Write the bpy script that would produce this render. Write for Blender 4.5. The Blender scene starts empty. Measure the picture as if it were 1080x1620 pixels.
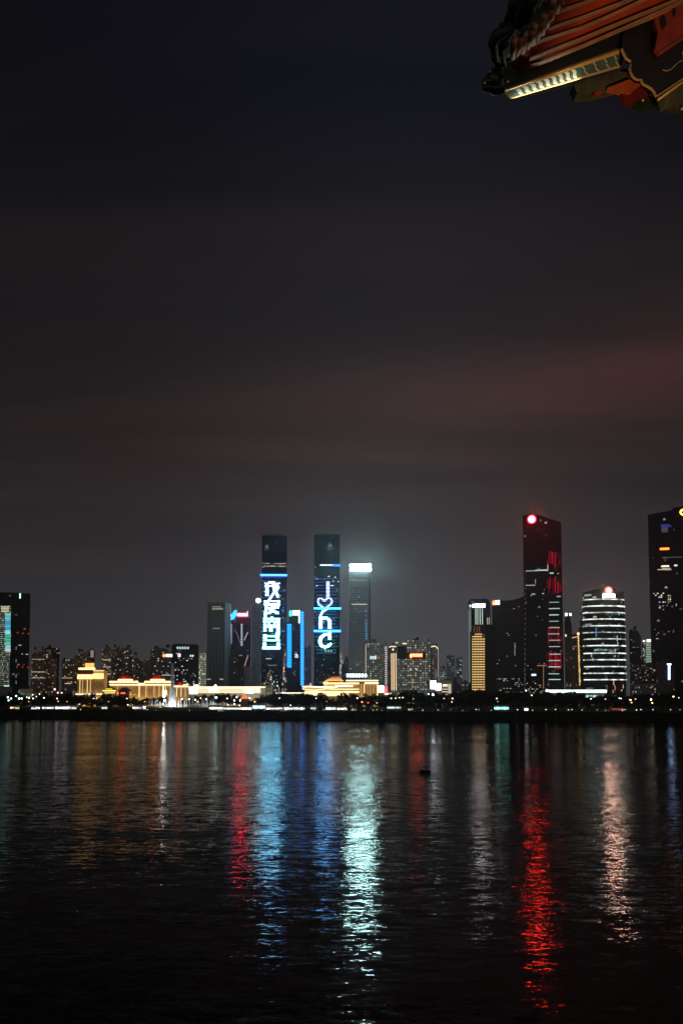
import bpy, bmesh, math, random
from mathutils import Vector, Matrix
R = math.radians
rnd = random.Random(7)
scene = bpy.context.scene
COL = scene.collection

# ------------------------------------------------------------------ camera
CH = 25.0                     # eye height above the river
PITCH = R(4.5)
F = 1575.0                    # focal length in pixels of the 1080x1620 photograph
CY = 972.0                    # row of the optical axis
cd = bpy.data.cameras.new('camera'); cam = bpy.data.objects.new('camera', cd); COL.objects.link(cam)
cam.location = (0, 0, CH); cam.rotation_euler = (R(90) + PITCH, 0, 0)
cd.sensor_fit = 'VERTICAL'; cd.sensor_height = 36.0; cd.lens = 36.0 * F / 1620.0
cd.shift_y = (CY - 810.0) / 1620.0
cd.clip_start = 0.1; cd.clip_end = 30000
scene.camera = cam

# ------------------------------------------------------------------ view
scene.view_settings.view_transform = 'Standard'; scene.view_settings.look = 'None'
scene.view_settings.exposure = 0.0; scene.view_settings.gamma = 1.0
scene.view_settings.use_curve_mapping = False
cy = scene.cycles
cy.use_denoising = True
cy.max_bounces = 5; cy.diffuse_bounces = 2; cy.glossy_bounces = 3; cy.volume_bounces = 0; cy.transparent_max_bounces = 8
cy.sample_clamp_indirect = 0; cy.use_light_tree = True; cy.caustics_reflective = True

# ------------------------------------------------------------------ night sky
SKY_GAIN = 1.0
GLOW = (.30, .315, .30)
W = bpy.data.worlds.new('World'); scene.world = W; W.use_nodes = True
nt = W.node_tree; nt.nodes.clear()
def N(t, k, **kw):
    n = t.nodes.new(k)
    for a, b in kw.items(): setattr(n, a, b)
    return n
def link(t, a, b): t.links.new(a, b)
def mth(t, op, a, b=None, c=None):
    n = N(t, 'ShaderNodeMath', operation=op)
    for i, v in enumerate((a, b, c)):
        if v is None: continue
        if hasattr(v, 'links'): link(t, v, n.inputs[i])
        else: n.inputs[i].default_value = v
    return n.outputs[0]
out = N(nt, 'ShaderNodeOutputWorld'); bg = N(nt, 'ShaderNodeBackground'); link(nt, bg.outputs[0], out.inputs[0])
tc = N(nt, 'ShaderNodeTexCoord'); sp = N(nt, 'ShaderNodeSeparateXYZ'); link(nt, tc.outputs['Generated'], sp.inputs[0])
ramp = N(nt, 'ShaderNodeValToRGB'); link(nt, mth(nt, 'MAXIMUM', sp.outputs[2], 0.0), ramp.inputs[0])
cr = ramp.color_ramp; cr.interpolation = 'B_SPLINE'
stops = [(0.0, (.0510, .0530, .0600)), (.05, (.0440, .0445, .0480)), (.11, (.0370, .0345, .0370)), (.17, (.0250, .0220, .0235)), (.25, (.0165, .0150, .0160)),
         (.37, (.0110, .0102, .0118)), (.47, (.0068, .0066, .0090)), (.56, (.0042, .0046, .0080)), (1.0, (.002, .0024, .005))]
cr.elements[0].position = 0; cr.elements[0].color = (*stops[0][1], 1)
cr.elements[1].position = 1; cr.elements[1].color = (*stops[-1][1], 1)
for p, c in stops[1:-1]:
    e = cr.elements.new(p); e.color = (*c, 1)
# city-lit cloud deck: noise on a plane overhead
def skycol(pos, base): return None
inv = mth(nt, 'DIVIDE', 1.0, mth(nt, 'MAXIMUM', mth(nt, 'ADD', sp.outputs[2], .06), .03))
cx = N(nt, 'ShaderNodeCombineXYZ')
link(nt, mth(nt, 'MULTIPLY', sp.outputs[0], inv), cx.inputs[0]); link(nt, mth(nt, 'MULTIPLY', sp.outputs[1], inv), cx.inputs[1])
mp = N(nt, 'ShaderNodeMapping'); mp.inputs['Rotation'].default_value = (0, 0, R(-22)); mp.inputs['Scale'].default_value = (.45, 1.9, 1); mp.inputs['Location'].default_value = (3.1, 1.7, 0)
link(nt, cx.outputs[0], mp.inputs[0])
nz = N(nt, 'ShaderNodeTexNoise'); nz.inputs['Scale'].default_value = 1.1; nz.inputs['Detail'].default_value = 3.5; nz.inputs['Roughness'].default_value = .45
link(nt, mp.outputs[0], nz.inputs['Vector'])
cl = mth(nt, 'MULTIPLY', mth(nt, 'SUBTRACT', nz.outputs['Fac'], .40), 2.2)
clc = N(nt, 'ShaderNodeClamp'); link(nt, cl, clc.inputs[0])
# a long reddish bank of cloud, low on the right and sinking to the left
el = mth(nt, 'SUBTRACT', sp.outputs[2], mth(nt, 'MULTIPLY', sp.outputs[0], .10))
band = mth(nt, 'EXPONENT', mth(nt, 'MULTIPLY', mth(nt, 'POWER', mth(nt, 'DIVIDE', mth(nt, 'SUBTRACT', el, .262), .050), 2.0), -1.0))
side = N(nt, 'ShaderNodeMapRange'); link(nt, sp.outputs[0], side.inputs[0])
side.inputs[1].default_value = -.32; side.inputs[2].default_value = .34; side.inputs[3].default_value = .16; side.inputs[4].default_value = 1.0
wis = mth(nt, 'ADD', mth(nt, 'MULTIPLY', clc.outputs[0], .8), .40)
amt = mth(nt, 'MULTIPLY', mth(nt, 'MULTIPLY', band, side.outputs[0]), wis)
red = N(nt, 'ShaderNodeVectorMath', operation='SCALE'); red.inputs[0].default_value = (.0440, .0120, .0085); link(nt, amt, red.inputs['Scale'])
gen = N(nt, 'ShaderNodeVectorMath', operation='SCALE'); gen.inputs[0].default_value = (.0085, .0058, .0056)
hi = N(nt, 'ShaderNodeMapRange'); link(nt, sp.outputs[2], hi.inputs[0])
hi.inputs[1].default_value = .02; hi.inputs[2].default_value = .15; hi.inputs[3].default_value = 0; hi.inputs[4].default_value = 1
link(nt, mth(nt, 'MULTIPLY', clc.outputs[0], hi.outputs[0]), gen.inputs['Scale'])
lat = mth(nt, 'ADD', mth(nt, 'MULTIPLY', mth(nt, 'EXPONENT', mth(nt, 'MULTIPLY', mth(nt, 'POWER', mth(nt, 'DIVIDE', mth(nt, 'SUBTRACT', sp.outputs[0], .06), .20), 2.0), -1.0)), .70), .76)
lv = N(nt, 'ShaderNodeVectorMath', operation='SCALE'); link(nt, ramp.outputs[0], lv.inputs[0]); link(nt, lat, lv.inputs['Scale'])
a1 = N(nt, 'ShaderNodeVectorMath', operation='ADD'); link(nt, lv.outputs[0], a1.inputs[0]); link(nt, red.outputs[0], a1.inputs[1])
a2 = N(nt, 'ShaderNodeVectorMath', operation='ADD'); link(nt, a1.outputs[0], a2.inputs[0]); link(nt, gen.outputs[0], a2.inputs[1])
sky = N(nt, 'ShaderNodeTexSky'); sky.sky_type = 'NISHITA'; sky.sun_disc = False; sky.sun_elevation = R(-8); sky.sun_rotation = R(-20)
sk = N(nt, 'ShaderNodeVectorMath', operation='SCALE'); link(nt, sky.outputs[0], sk.inputs[0]); sk.inputs['Scale'].default_value = .05
a3 = N(nt, 'ShaderNodeVectorMath', operation='ADD'); link(nt, a2.outputs[0], a3.inputs[0]); link(nt, sk.outputs[0], a3.inputs[1])
# added sky glow of the old town behind the viewer, lights the facades
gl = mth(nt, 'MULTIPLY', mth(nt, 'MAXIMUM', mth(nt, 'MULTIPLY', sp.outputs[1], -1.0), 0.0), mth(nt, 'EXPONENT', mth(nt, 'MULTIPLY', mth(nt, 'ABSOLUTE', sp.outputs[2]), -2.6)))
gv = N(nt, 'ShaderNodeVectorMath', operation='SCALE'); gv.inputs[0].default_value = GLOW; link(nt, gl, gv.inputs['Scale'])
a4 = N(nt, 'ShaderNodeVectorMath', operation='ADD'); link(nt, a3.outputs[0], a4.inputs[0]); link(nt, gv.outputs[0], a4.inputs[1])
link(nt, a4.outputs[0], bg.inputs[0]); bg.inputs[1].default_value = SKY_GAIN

# ------------------------------------------------------------------ helpers
sP, cP = math.sin(PITCH), math.cos(PITCH)
def P(px, py, D):
    """the world point that stands D metres out along +Y in the direction of pixel px, py"""
    u = (px - 540.0) / F; v = -(py - CY) / F
    d = Vector((u, cP - v * sP, sP + v * cP))
    return Vector((0, 0, CH)) + d * (D / d.y)
def PX(px, D, py=1060): return P(px, py, D).x
def PZ(py, D): return P(540, py, D).z
GZ = 8.0                                   # level of the far bank
def bank(x): return 916 - .204 * x         # where the river meets the far bank

def props(o, label=None, cat=None, group=None, kind=None):
    for k, v in (('label', label), ('category', cat), ('group', group), ('kind', kind)):
        if v: o[k] = v
    return o
def empty(name, loc, label, cat, group=None):
    o = bpy.data.objects.new(name, None); COL.objects.link(o); o.location = loc; o.empty_display_size = 2
    return props(o, label, cat, group)
class MB:
    def __init__(s): s.v = []; s.f = []
    def add(s, vs, fs):
        b = len(s.v); s.v += [tuple(p) for p in vs]; s.f += [tuple(i + b for i in q) for q in fs]; return s
    def box(s, a, b):
        (x0, y0, z0), (x1, y1, z1) = a, b
        if x0 > x1: x0, x1 = x1, x0
        if y0 > y1: y0, y1 = y1, y0
        if z0 > z1: z0, z1 = z1, z0
        return s.add([(x0,y0,z0),(x1,y0,z0),(x1,y1,z0),(x0,y1,z0),(x0,y0,z1),(x1,y0,z1),(x1,y1,z1),(x0,y1,z1)],
                     [(0,3,2,1),(4,5,6,7),(0,1,5,4),(1,2,6,5),(2,3,7,6),(3,0,4,7)])
    def hexa(s, p):  # 4 near corners then 4 far corners
        return s.add(p, [(0,1,2,3),(7,6,5,4),(0,4,5,1),(1,5,6,2),(2,6,7,3),(3,7,4,0)])
    def prism(s, plan, z0, z1):
        n = len(plan); zt = z1 if isinstance(z1, (list, tuple)) else [z1] * n
        s.add([(x, y, z0) for x, y in plan] + [(x, y, t) for (x, y), t in zip(plan, zt)],
              [tuple(range(n - 1, -1, -1)), tuple(range(n, 2 * n))] + [(i, (i + 1) % n, n + (i + 1) % n, n + i) for i in range(n)])
        return s
    def loft(s, pts, off):  # polygon pts (3D) pushed along off
        n = len(pts); off = Vector(off)
        s.add([tuple(p) for p in pts] + [tuple(Vector(p) + off) for p in pts],
              [tuple(range(n)), tuple(range(2 * n - 1, n - 1, -1))] + [(i, n + i, n + (i + 1) % n, (i + 1) % n) for i in range(n)])
        return s
    def tube(s, path, rad, n=8, closed=False):
        path = [Vector(p) for p in path]; m = len(path); b = len(s.v)
        rr = rad if isinstance(rad, (list, tuple)) else [rad] * m
        for i, p in enumerate(path):
            t = (path[(i + 1) % m if closed else min(i + 1, m - 1)] - path[i - 1 if closed else max(i - 1, 0)]).normalized()
            a = t.cross(Vector((0, 0, 1)));  a = a if a.length > .05 else t.cross(Vector((0, 1, 0)))
            a.normalize(); c = t.cross(a)
            for k in range(n):
                w = 2 * math.pi * k / n; s.v.append(tuple(p + (a * math.cos(w) + c * math.sin(w)) * rr[i]))
        for i in range(m if closed else m - 1):
            j = (i + 1) % m
            for k in range(n):
                s.f.append((b + i * n + k, b + i * n + (k + 1) % n, b + j * n + (k + 1) % n, b + j * n + k))
        if not closed:
            s.f.append(tuple(b + k for k in range(n - 1, -1, -1))); s.f.append(tuple(b + (m - 1) * n + k for k in range(n)))
        return s
    def ball(s, c, r, nu=12, nv=8):
        c = Vector(c); r = r if isinstance(r, (tuple, list)) else (r, r, r); b = len(s.v)
        for i in range(nv + 1):
            t = math.pi * i / nv
            for k in range(nu):
                w = 2 * math.pi * k / nu
                s.v.append((c.x + r[0] * math.sin(t) * math.cos(w), c.y + r[1] * math.sin(t) * math.sin(w), c.z + r[2] * math.cos(t)))
        for i in range(nv):
            for k in range(nu):
                s.f.append((b + i * nu + k, b + (i + 1) * nu + k, b + (i + 1) * nu + (k + 1) % nu, b + i * nu + (k + 1) % nu))
        return s
    def build(s, name, mat, parent=None, smooth=False):
        o0 = total_loc(parent) if parent else Vector((0, 0, 0))
        me = bpy.data.meshes.new(name)
        me.from_pydata([(x - o0.x, y - o0.y, z - o0.z) for x, y, z in s.v], [], s.f)
        me.materials.append(mat)
        bm = bmesh.new(); bm.from_mesh(me); bmesh.ops.recalc_face_normals(bm, faces=bm.faces); bm.to_mesh(me); bm.free()
        if smooth:
            for p in me.polygons: p.use_smooth = True
        me.update()
        o = bpy.data.objects.new(name, me); COL.objects.link(o)
        if parent: o.parent = parent
        return o
def total_loc(o):
    v = Vector((0, 0, 0))
    while o: v += Vector(o.location); o = o.parent
    return v

# ------------------------------------------------------------------ materials
MATS = {}
def pmat(name, col, rough=.7, metal=0.0, vary=.15, scale=.3, spec=.5):
    if name in MATS: return MATS[name]
    m = bpy.data.materials.new(name); m.use_nodes = True; t = m.node_tree; b = t.nodes['Principled BSDF']
    b.inputs['Roughness'].default_value = rough; b.inputs['Metallic'].default_value = metal; b.inputs['Specular IOR Level'].default_value = spec
    c = N(t, 'ShaderNodeTexCoord'); n = N(t, 'ShaderNodeTexNoise'); n.inputs['Scale'].default_value = scale; n.inputs['Detail'].default_value = 4
    link(t, c.outputs['Object'], n.inputs['Vector'])
    mr = N(t, 'ShaderNodeMapRange'); link(t, n.outputs['Fac'], mr.inputs[0]); mr.inputs[1].default_value = .3; mr.inputs[2].default_value = .7
    mr.inputs[3].default_value = 1 - vary; mr.inputs[4].default_value = 1 + vary
    v = N(t, 'ShaderNodeVectorMath', operation='SCALE'); v.inputs[0].default_value = col; link(t, mr.outputs[0], v.inputs['Scale'])
    link(t, v.outputs[0], b.inputs['Base Color'])
    MATS[name] = m; return m
def E(col, s, sample=True, uneven=0.0, scale=1.0):
    """light-emitting material: lamps, lit signs, LED strips, lit windows, floodlit parts that glow themselves"""
    key = ('E', tuple(round(c, 3) for c in col), round(s, 3), sample, uneven)
    if key in MATS: return MATS[key]
    m = bpy.data.materials.new('lit'); m.use_nodes = True; t = m.node_tree; t.nodes.clear()
    o = N(t, 'ShaderNodeOutputMaterial'); e = N(t, 'ShaderNodeEmission'); e.inputs[0].default_value = (*col, 1); e.inputs[1].default_value = s
    if uneven:
        c = N(t, 'ShaderNodeTexCoord'); n = N(t, 'ShaderNodeTexNoise'); n.inputs['Scale'].default_value = scale; link(t, c.outputs['Object'], n.inputs['Vector'])
        mr = N(t, 'ShaderNodeMapRange'); link(t, n.outputs['Fac'], mr.inputs[0]); mr.inputs[1].default_value = .32; mr.inputs[2].default_value = .68
        mr.inputs[3].default_value = s * (1 - uneven); mr.inputs[4].default_value = s * (1 + uneven); link(t, mr.outputs[0], e.inputs[1])
    link(t, e.outputs[0], o.inputs[0])
    if not sample: m.cycles.emission_sampling = 'NONE'
    MATS[key] = m; return m
def facade(name, wall=(.25,.25,.25), glass=(.03,.035,.04), bay=3.6, flr=3.3, ww=.62, wh=.55, lit=.12, litc=(1,.8,.5), ls=.25, rough=.35, grow=0.0, tint=None):
    """curtain wall / punched windows; a share of the panes is lit from inside"""
    m = bpy.data.materials.new(name); m.use_nodes = True; t = m.node_tree; b = t.nodes['Principled BSDF']
    c = N(t, 'ShaderNodeTexCoord'); s = N(t, 'ShaderNodeSeparateXYZ'); link(t, c.outputs['Object'], s.inputs[0])
    u = mth(t, 'DIVIDE', mth(t, 'ADD', s.outputs[0], mth(t, 'ADD', s.outputs[1], 1000.0)), bay); v = mth(t, 'DIVIDE', s.outputs[2], flr)
    fu = mth(t, 'FRACT', u); fv = mth(t, 'FRACT', v)
    mask = mth(t, 'MULTIPLY', mth(t, 'LESS_THAN', mth(t, 'ABSOLUTE', mth(t, 'SUBTRACT', fu, .5)), ww / 2), mth(t, 'LESS_THAN', mth(t, 'ABSOLUTE', mth(t, 'SUBTRACT', fv, .5)), wh / 2))
    cc = N(t, 'ShaderNodeCombineXYZ'); link(t, mth(t, 'FLOOR', u), cc.inputs[0]); link(t, mth(t, 'FLOOR', v), cc.inputs[1]); cc.inputs[2].default_value = rnd.random() * 50
    wn = N(t, 'ShaderNodeTexWhiteNoise'); link(t, cc.outputs[0], wn.inputs['Vector'])
    ws = N(t, 'ShaderNodeSeparateColor'); link(t, wn.outputs['Color'], ws.inputs[0])
    # neighbouring rooms and whole stretches of floor tend to be lit together
    cn = N(t, 'ShaderNodeTexNoise'); cn.inputs['Scale'].default_value = .05; cn.inputs['Detail'].default_value = 2; link(t, c.outputs['Object'], cn.inputs['Vector'])
    thr = mth(t, 'MULTIPLY', mth(t, 'MULTIPLY', mth(t, 'POWER', cn.outputs['Fac'], 2.0), 4.0), lit)
    on = mth(t, 'LESS_THAN', ws.outputs[0], thr)
    amp = mth(t, 'ADD', mth(t, 'MULTIPLY', mth(t, 'POWER', ws.outputs[1], 3.0), 1.6), .25)
    em = mth(t, 'MULTIPLY', mth(t, 'MULTIPLY', mth(t, 'MULTIPLY', on, mask), amp), ls)
    mx = N(t, 'ShaderNodeMix', data_type='RGBA'); link(t, mask, mx.inputs[0]); mx.inputs[6].default_value = (*wall, 1); mx.inputs[7].default_value = (*glass, 1)
    link(t, mx.outputs[2], b.inputs['Base Color']); b.inputs['Specular IOR Level'].default_value = .15
    mr = N(t, 'ShaderNodeMapRange'); link(t, mask, mr.inputs[0]); mr.inputs[3].default_value = .8; mr.inputs[4].default_value = rough
    link(t, mr.outputs[0], b.inputs['Roughness'])
    wc = N(t, 'ShaderNodeMix', data_type='RGBA'); link(t, ws.outputs[2], wc.inputs[0]); wc.inputs[6].default_value = (*litc, 1); wc.inputs[7].default_value = (*(tint or (.85, .95, 1)), 1)
    link(t, wc.outputs[2], b.inputs['Emission Color']); link(t, em, b.inputs['Emission Strength'])
    m.cycles.emission_sampling = 'NONE'
    return m
M_dark = pmat('dark metal', (.03, .03, .032), .5, .5)
M_conc = pmat('weathered concrete', (.22, .21, .20), .85)
M_frame = pmat('sign frame', (.05, .05, .05), .6)
M_roofdark = pmat('dark roof', (.06, .055, .05), .8)

# ------------------------------------------------------------------ setting: river, land, promenade
def water_material():
    m = bpy.data.materials.new('river water'); m.use_nodes = True; t = m.node_tree; b = t.nodes['Principled BSDF']
    b.inputs['Base Color'].default_value = (.001, .0012, .0013, 1); b.inputs['Specular IOR Level'].default_value = 0
    g = N(t, 'ShaderNodeNewGeometry')
    def noise(sc, detail, rot=0, loc=(0, 0, 0), rough=.55):
        mp = N(t, 'ShaderNodeMapping'); mp.inputs['Scale'].default_value = sc; mp.inputs['Rotation'].default_value = (0, 0, rot); mp.inputs['Location'].default_value = loc
        link(t, g.outputs['Position'], mp.inputs[0])
        n = N(t, 'ShaderNodeTexNoise'); n.inputs['Scale'].default_value = 1; n.inputs['Detail'].default_value = detail; n.inputs['Roughness'].default_value = rough
        link(t, mp.outputs[0], n.inputs['Vector']); return n
    def slope(n, sx, sy):
        s = N(t, 'ShaderNodeVectorMath', operation='SUBTRACT'); link(t, n.outputs['Color'], s.inputs[0]); s.inputs[1].default_value = (.5, .5, .5)
        q = N(t, 'ShaderNodeVectorMath', operation='MULTIPLY'); link(t, s.outputs[0], q.inputs[0]); q.inputs[1].default_value = (sx, sy, 0); return q.outputs[0]
    s1 = slope(noise((.30, .85, 1), 3, R(4)), WAVE[0], WAVE[1])             # wind waves, crests across the view
    s2 = slope(noise((1.5, 3.6, 1), 2, R(-9)), WAVE[2], WAVE[3])             # ripples
    s3 = slope(noise((.02, .05, 1), 2, R(12)), .012, .03)                   # slow swell
    ad = N(t, 'ShaderNodeVectorMath', operation='ADD'); link(t, s1, ad.inputs[0]); link(t, s2, ad.inputs[1])
    # long slicks of calmer water lie across the river
    sl = noise((.003, .014, 1), 4, R(3), (4.3, 1.2, 0), .65)
    mr = N(t, 'ShaderNodeMapRange'); link(t, sl.outputs['Fac'], mr.inputs[0]); mr.inputs[1].default_value = .36; mr.inputs[2].default_value = .62
    mr.inputs[3].default_value = .34; mr.inputs[4].default_value = 1.3
    s4 = noise((.0035, .009, 1), 2, R(-14), (9.1, 5.2, 0), .5)              # broad cat's-paws of wind and currents
    m4 = N(t, 'ShaderNodeMapRange'); link(t, s4.outputs['Fac'], m4.inputs[0]); m4.inputs[1].default_value = .38; m4.inputs[2].default_value = .6; m4.inputs[3].default_value = .7; m4.inputs[4].default_value = 1.15
    # sheltered water along the far bank
    sp = N(t, 'ShaderNodeSeparateXYZ'); link(t, g.outputs['Position'], sp.inputs[0])
    db = mth(t, 'SUBTRACT', 916.0, mth(t, 'ADD', sp.outputs[1], mth(t, 'MULTIPLY', sp.outputs[0], .204)))
    sh = N(t, 'ShaderNodeMapRange'); link(t, db, sh.inputs[0]); sh.inputs[1].default_value = 150; sh.inputs[2].default_value = 270; sh.inputs[3].default_value = .75; sh.inputs[4].default_value = 1
    sc = N(t, 'ShaderNodeVectorMath', operation='SCALE'); link(t, ad.outputs[0], sc.inputs[0]); link(t, mth(t, 'MULTIPLY', mth(t, 'MULTIPLY', mr.outputs[0], m4.outputs[0]), sh.outputs[0]), sc.inputs['Scale'])
    a2 = N(t, 'ShaderNodeVectorMath', operation='ADD'); link(t, sc.outputs[0], a2.inputs[0]); link(t, s3, a2.inputs[1])
    a3 = N(t, 'ShaderNodeVectorMath', operation='ADD'); link(t, a2.outputs[0], a3.inputs[0]); a3.inputs[1].default_value = (0, 0, 1)
    # wave backs facing the far bank are flattened, which dims the reflected horizon
    sx = N(t, 'ShaderNodeSeparateXYZ'); link(t, a3.outputs[0], sx.inputs[0]); yy = mth(t, 'SMOOTH_MIN', mth(t, 'ADD', sx.outputs[1], .004), .095, .06)
    cb = N(t, 'ShaderNodeCombineXYZ'); link(t, sx.outputs[0], cb.inputs[0]); link(t, yy, cb.inputs[1]); link(t, sx.outputs[2], cb.inputs[2])
    nn = N(t, 'ShaderNodeVectorMath', operation='NORMALIZE'); link(t, cb.outputs[0], nn.inputs[0]); 
    # dull mirror: Fresnel strength, scaled down evenly to darken the reflections
    fr = N(t, 'ShaderNodeFresnel'); fr.inputs['IOR'].default_value = 1.33; link(t, nn.outputs[0], fr.inputs['Normal'])
    gl = N(t, 'ShaderNodeBsdfGlossy'); link(t, nn.outputs[0], gl.inputs['Normal'])
    kc = N(t, 'ShaderNodeVectorMath', operation='SCALE'); kc.inputs[0].default_value = (WREFL, WREFL, WREFL); link(t, fr.outputs[0], kc.inputs['Scale']); link(t, kc.outputs[0], gl.inputs['Color'])
    ads = N(t, 'ShaderNodeAddShader'); link(t, gl.outputs[0], ads.inputs[0]); link(t, b.outputs[0], ads.inputs[1]); link(t, ads.outputs[0], t.nodes['Material Output'].inputs[0])
    link(t, mth(t, 'MULTIPLY', sh.outputs[0], WAVE[4]), gl.inputs['Roughness'])
    return m
WREFL = .46
WAVE = (.24, .35, .27, .37, .075)
x0, x1 = -4000, 4000
MB().box((x0, -400, -1.0), (x1, 1750, 0)).build('river', water_material())['kind'] = 'structure'
M_ground = pmat('dark earth', (.03, .03, .025), .95, scale=.05, spec=.1)
def strip(name, offs, zs, mat, kind='structure'):
    m = MB(); n = 40; vs = []; fs = []
    for i in range(n + 1):
        x = x0 + (x1 - x0) * i / n
        for o, z in zip(offs, zs): vs.append((x, bank(x) + o if o < 4000 else 6000, z))
    k = len(offs)
    for i in range(n):
        for j in range(k - 1): fs.append((i*k+j, i*k+j+1, (i+1)*k+j+1, (i+1)*k+j))
    m.add(vs, fs); o = m.build(name, mat); o['kind'] = kind
    for p in o.data.polygons:
        if p.normal.z < 0: p.flip()
    return o
strip('embankment', (-6, 0, 15, 15.2), (-1.0, .15, 6.6, 8.0), pmat('grassed stone embankment', (.014, .016, .010), .95, scale=.2, vary=.4, spec=.05))
strip('promenade', (15.2, 34), (8.0, 8.0), pmat('promenade paving', (.20, .19, .17), .8, scale=.5))
strip('far_ground', (34, 5000), (7.996, 7.996), M_ground)

# ------------------------------------------------------------------ towers
UNIT = None
def unit_box():
    global UNIT
    if UNIT is None:
        o = MB().box((-.5, -.5, -.5), (.5, .5, .5)).build('lit_window', M_dark); UNIT = o.data; bpy.data.objects.remove(o)
    return UNIT
LITMESH = {}
def lit_mesh(mat):
    if mat.name not in LITMESH:
        me = unit_box().copy(); me.materials.clear(); me.materials.append(mat); LITMESH[mat.name] = me
    return LITMESH[mat.name]
FACING = []
class Tower:
    def __init__(s, name, label, a, b, top, D, dep, mat, cat='skyscraper', group=None, side=None, base=None):
        """a, b: where its street front begins and ends; top: height row or a list of (col, row) roof points"""
        pts = top if isinstance(top, list) else [(a, top), (b, top)]
        X0, X1 = PX(a, D), PX(b, D); s.D = D
        z0 = GZ if base is None else base
        s.root = empty(name, ((X0 + X1) / 2, D, z0), label, cat, group)
        if not side and cat not in ('palace', 'hall', 'theatre', 'pavilion', 'kiosk'): FACING.append(s.root)
        m = MB()
        if side:   # plan with a receding flank
            Xs = PX(side[0], D + side[1]); zt = PZ(pts[0][1], D)
            if side[0] > b: plan = [(X0, D), (X1, D), (Xs, D + side[1]), (Xs, D + dep), (X0, D + dep)]
            else: plan = [(Xs, D + side[1]), (X0, D), (X1, D), (X1, D + dep), (Xs, D + dep)]
            m.prism(plan, z0, zt)
        else:
            poly = [(X0, z0)] + [(X0 + (X1 - X0) * (px - a) / (b - a), PZ(py, D)) for px, py in pts] + [(X1, z0)]
            m.loft([(x, D, z) for x, z in poly], (0, dep, 0))
        s.body = m.build('body', mat, s.root); s.X0, s.X1 = X0, X1; s.n = 0
    def el(s, name, a, y0, b, y1, mat, th=.5, off=.02, parent=None):
        D = s.D - off; p = P(a, y1, D); q = P(b, y0, D)
        return MB().box((p.x, D - th, p.z), (q.x, D, q.z)).build(name, mat, parent or s.root)
    def quad(s, name, pts, mat, th=.5, off=.02, parent=None):
        D = s.D - off - th
        return MB().loft([P(x, y, D) for x, y in pts], (0, th, 0)).build(name, mat, parent or s.root)
    def line(s, name, pts, w, mat, th=.5, off=.02):
        m = MB(); D = s.D - off - th; w *= D / F / 2
        for (xa, ya), (xb, yb) in zip(pts, pts[1:]):
            p, q = P(xa, ya, D), P(xb, yb, D); d = (q - p).normalized(); nrm = Vector((-d.z, 0, d.x)) * w
            m.loft([p - nrm, q - nrm, q + nrm, p + nrm], (0, th, 0))
        return m.build(name, mat, s.root)
    def win(s, x, y, w, h, mat):
        D = s.D - .3; p = P(x, y, D); k = D / F
        o = bpy.data.objects.new('lit_window', lit_mesh(mat)); COL.objects.link(o); o.parent = s.root
        o.location = p - s.root.location; o.scale = (w * k, .4, h * k); s.n += 1; return o
    def wins(s, a, y0, b, y1, n, cols, st=1.0, w=(1.2, 2.4), h=1.2, gy=3.0, gx=2.6):
        seen = set()
        for _ in range(n * 3):
            if len(seen) >= n: break
            i, j = rnd.randint(0, max(0, int((b - a) / gx) - 1)), rnd.randint(0, max(0, int((y1 - y0) / gy)))
            if (i, j) in seen: continue
            seen.add((i, j)); c = rnd.choice(cols)
            s.win(a + (i + .5) * gx, y0 + j * gy, min(rnd.uniform(*w), gx * .8), h, E(c, round(st * rnd.choice((.35, .7, 1.3)), 2)))
    def glyphs(s, name, a, y0, b, y1, n, mat, th=.5, off=.6, backing=None):
        """a row of illuminated sign characters on a slim frame: too far off to read, so only their strokes' mass"""
        D = s.D - off
        fr = s.el(name, a, y0, b, y1, M_frame, .25, off - .3)
        w = (b - a) / n
        for i in range(n):
            m = MB(); x = a + i * w + w * .08; ww = w * .84
            for r in range(3):
                yy = y0 + (y1 - y0) * (r + .18) / 3.05; hh = (y1 - y0) / 5.2; ins = rnd.uniform(0, .18) * ww
                p = P(x + ins, yy + hh, D); q = P(x + ww - rnd.uniform(0, .18) * ww, yy, D); m.box((p.x, D - th, p.z), (q.x, D, q.z))
            for c in (rnd.uniform(.15, .3), rnd.uniform(.6, .8)):
                p = P(x + ww * c, y1 - .05, D - .03); q = P(x + ww * (c + .18), y0 + .05, D - .03); m.box((p.x, D - th - .03, p.z), (q.x, D - .03, q.z))
            m.build('sign_character', mat, fr)
        return fr
    def roof_kit(s, n=3):
        """plant rooms and masts that break the roofline"""
        zt = s.body.bound_box[1][2] + s.root.location.z; w = s.X1 - s.X0; y = s.root.location.y + 8
        for i in range(n):
            x = s.X0 + w * rnd.uniform(.12, .75); a = w * rnd.uniform(.1, .22); h = rnd.uniform(2, 5)
            MB().box((x, y - 3, zt), (x + a, y + 3, zt + h)).build('plant_room', M_roofdark, s.root)
WARM = (1, .74, .40); CREAM = (1, .88, .66); WHITE = (.92, .97, 1); COOL = (.70, .90, 1); TEAL = (.55, 1, .90); RED = (1, .04, .03); GOLD = (1, .62, .20); BLUE = (.05, .30, 1); CYAN = (.06, .55, 1)
LW = [WARM, CREAM, WHITE, COOL]

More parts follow.
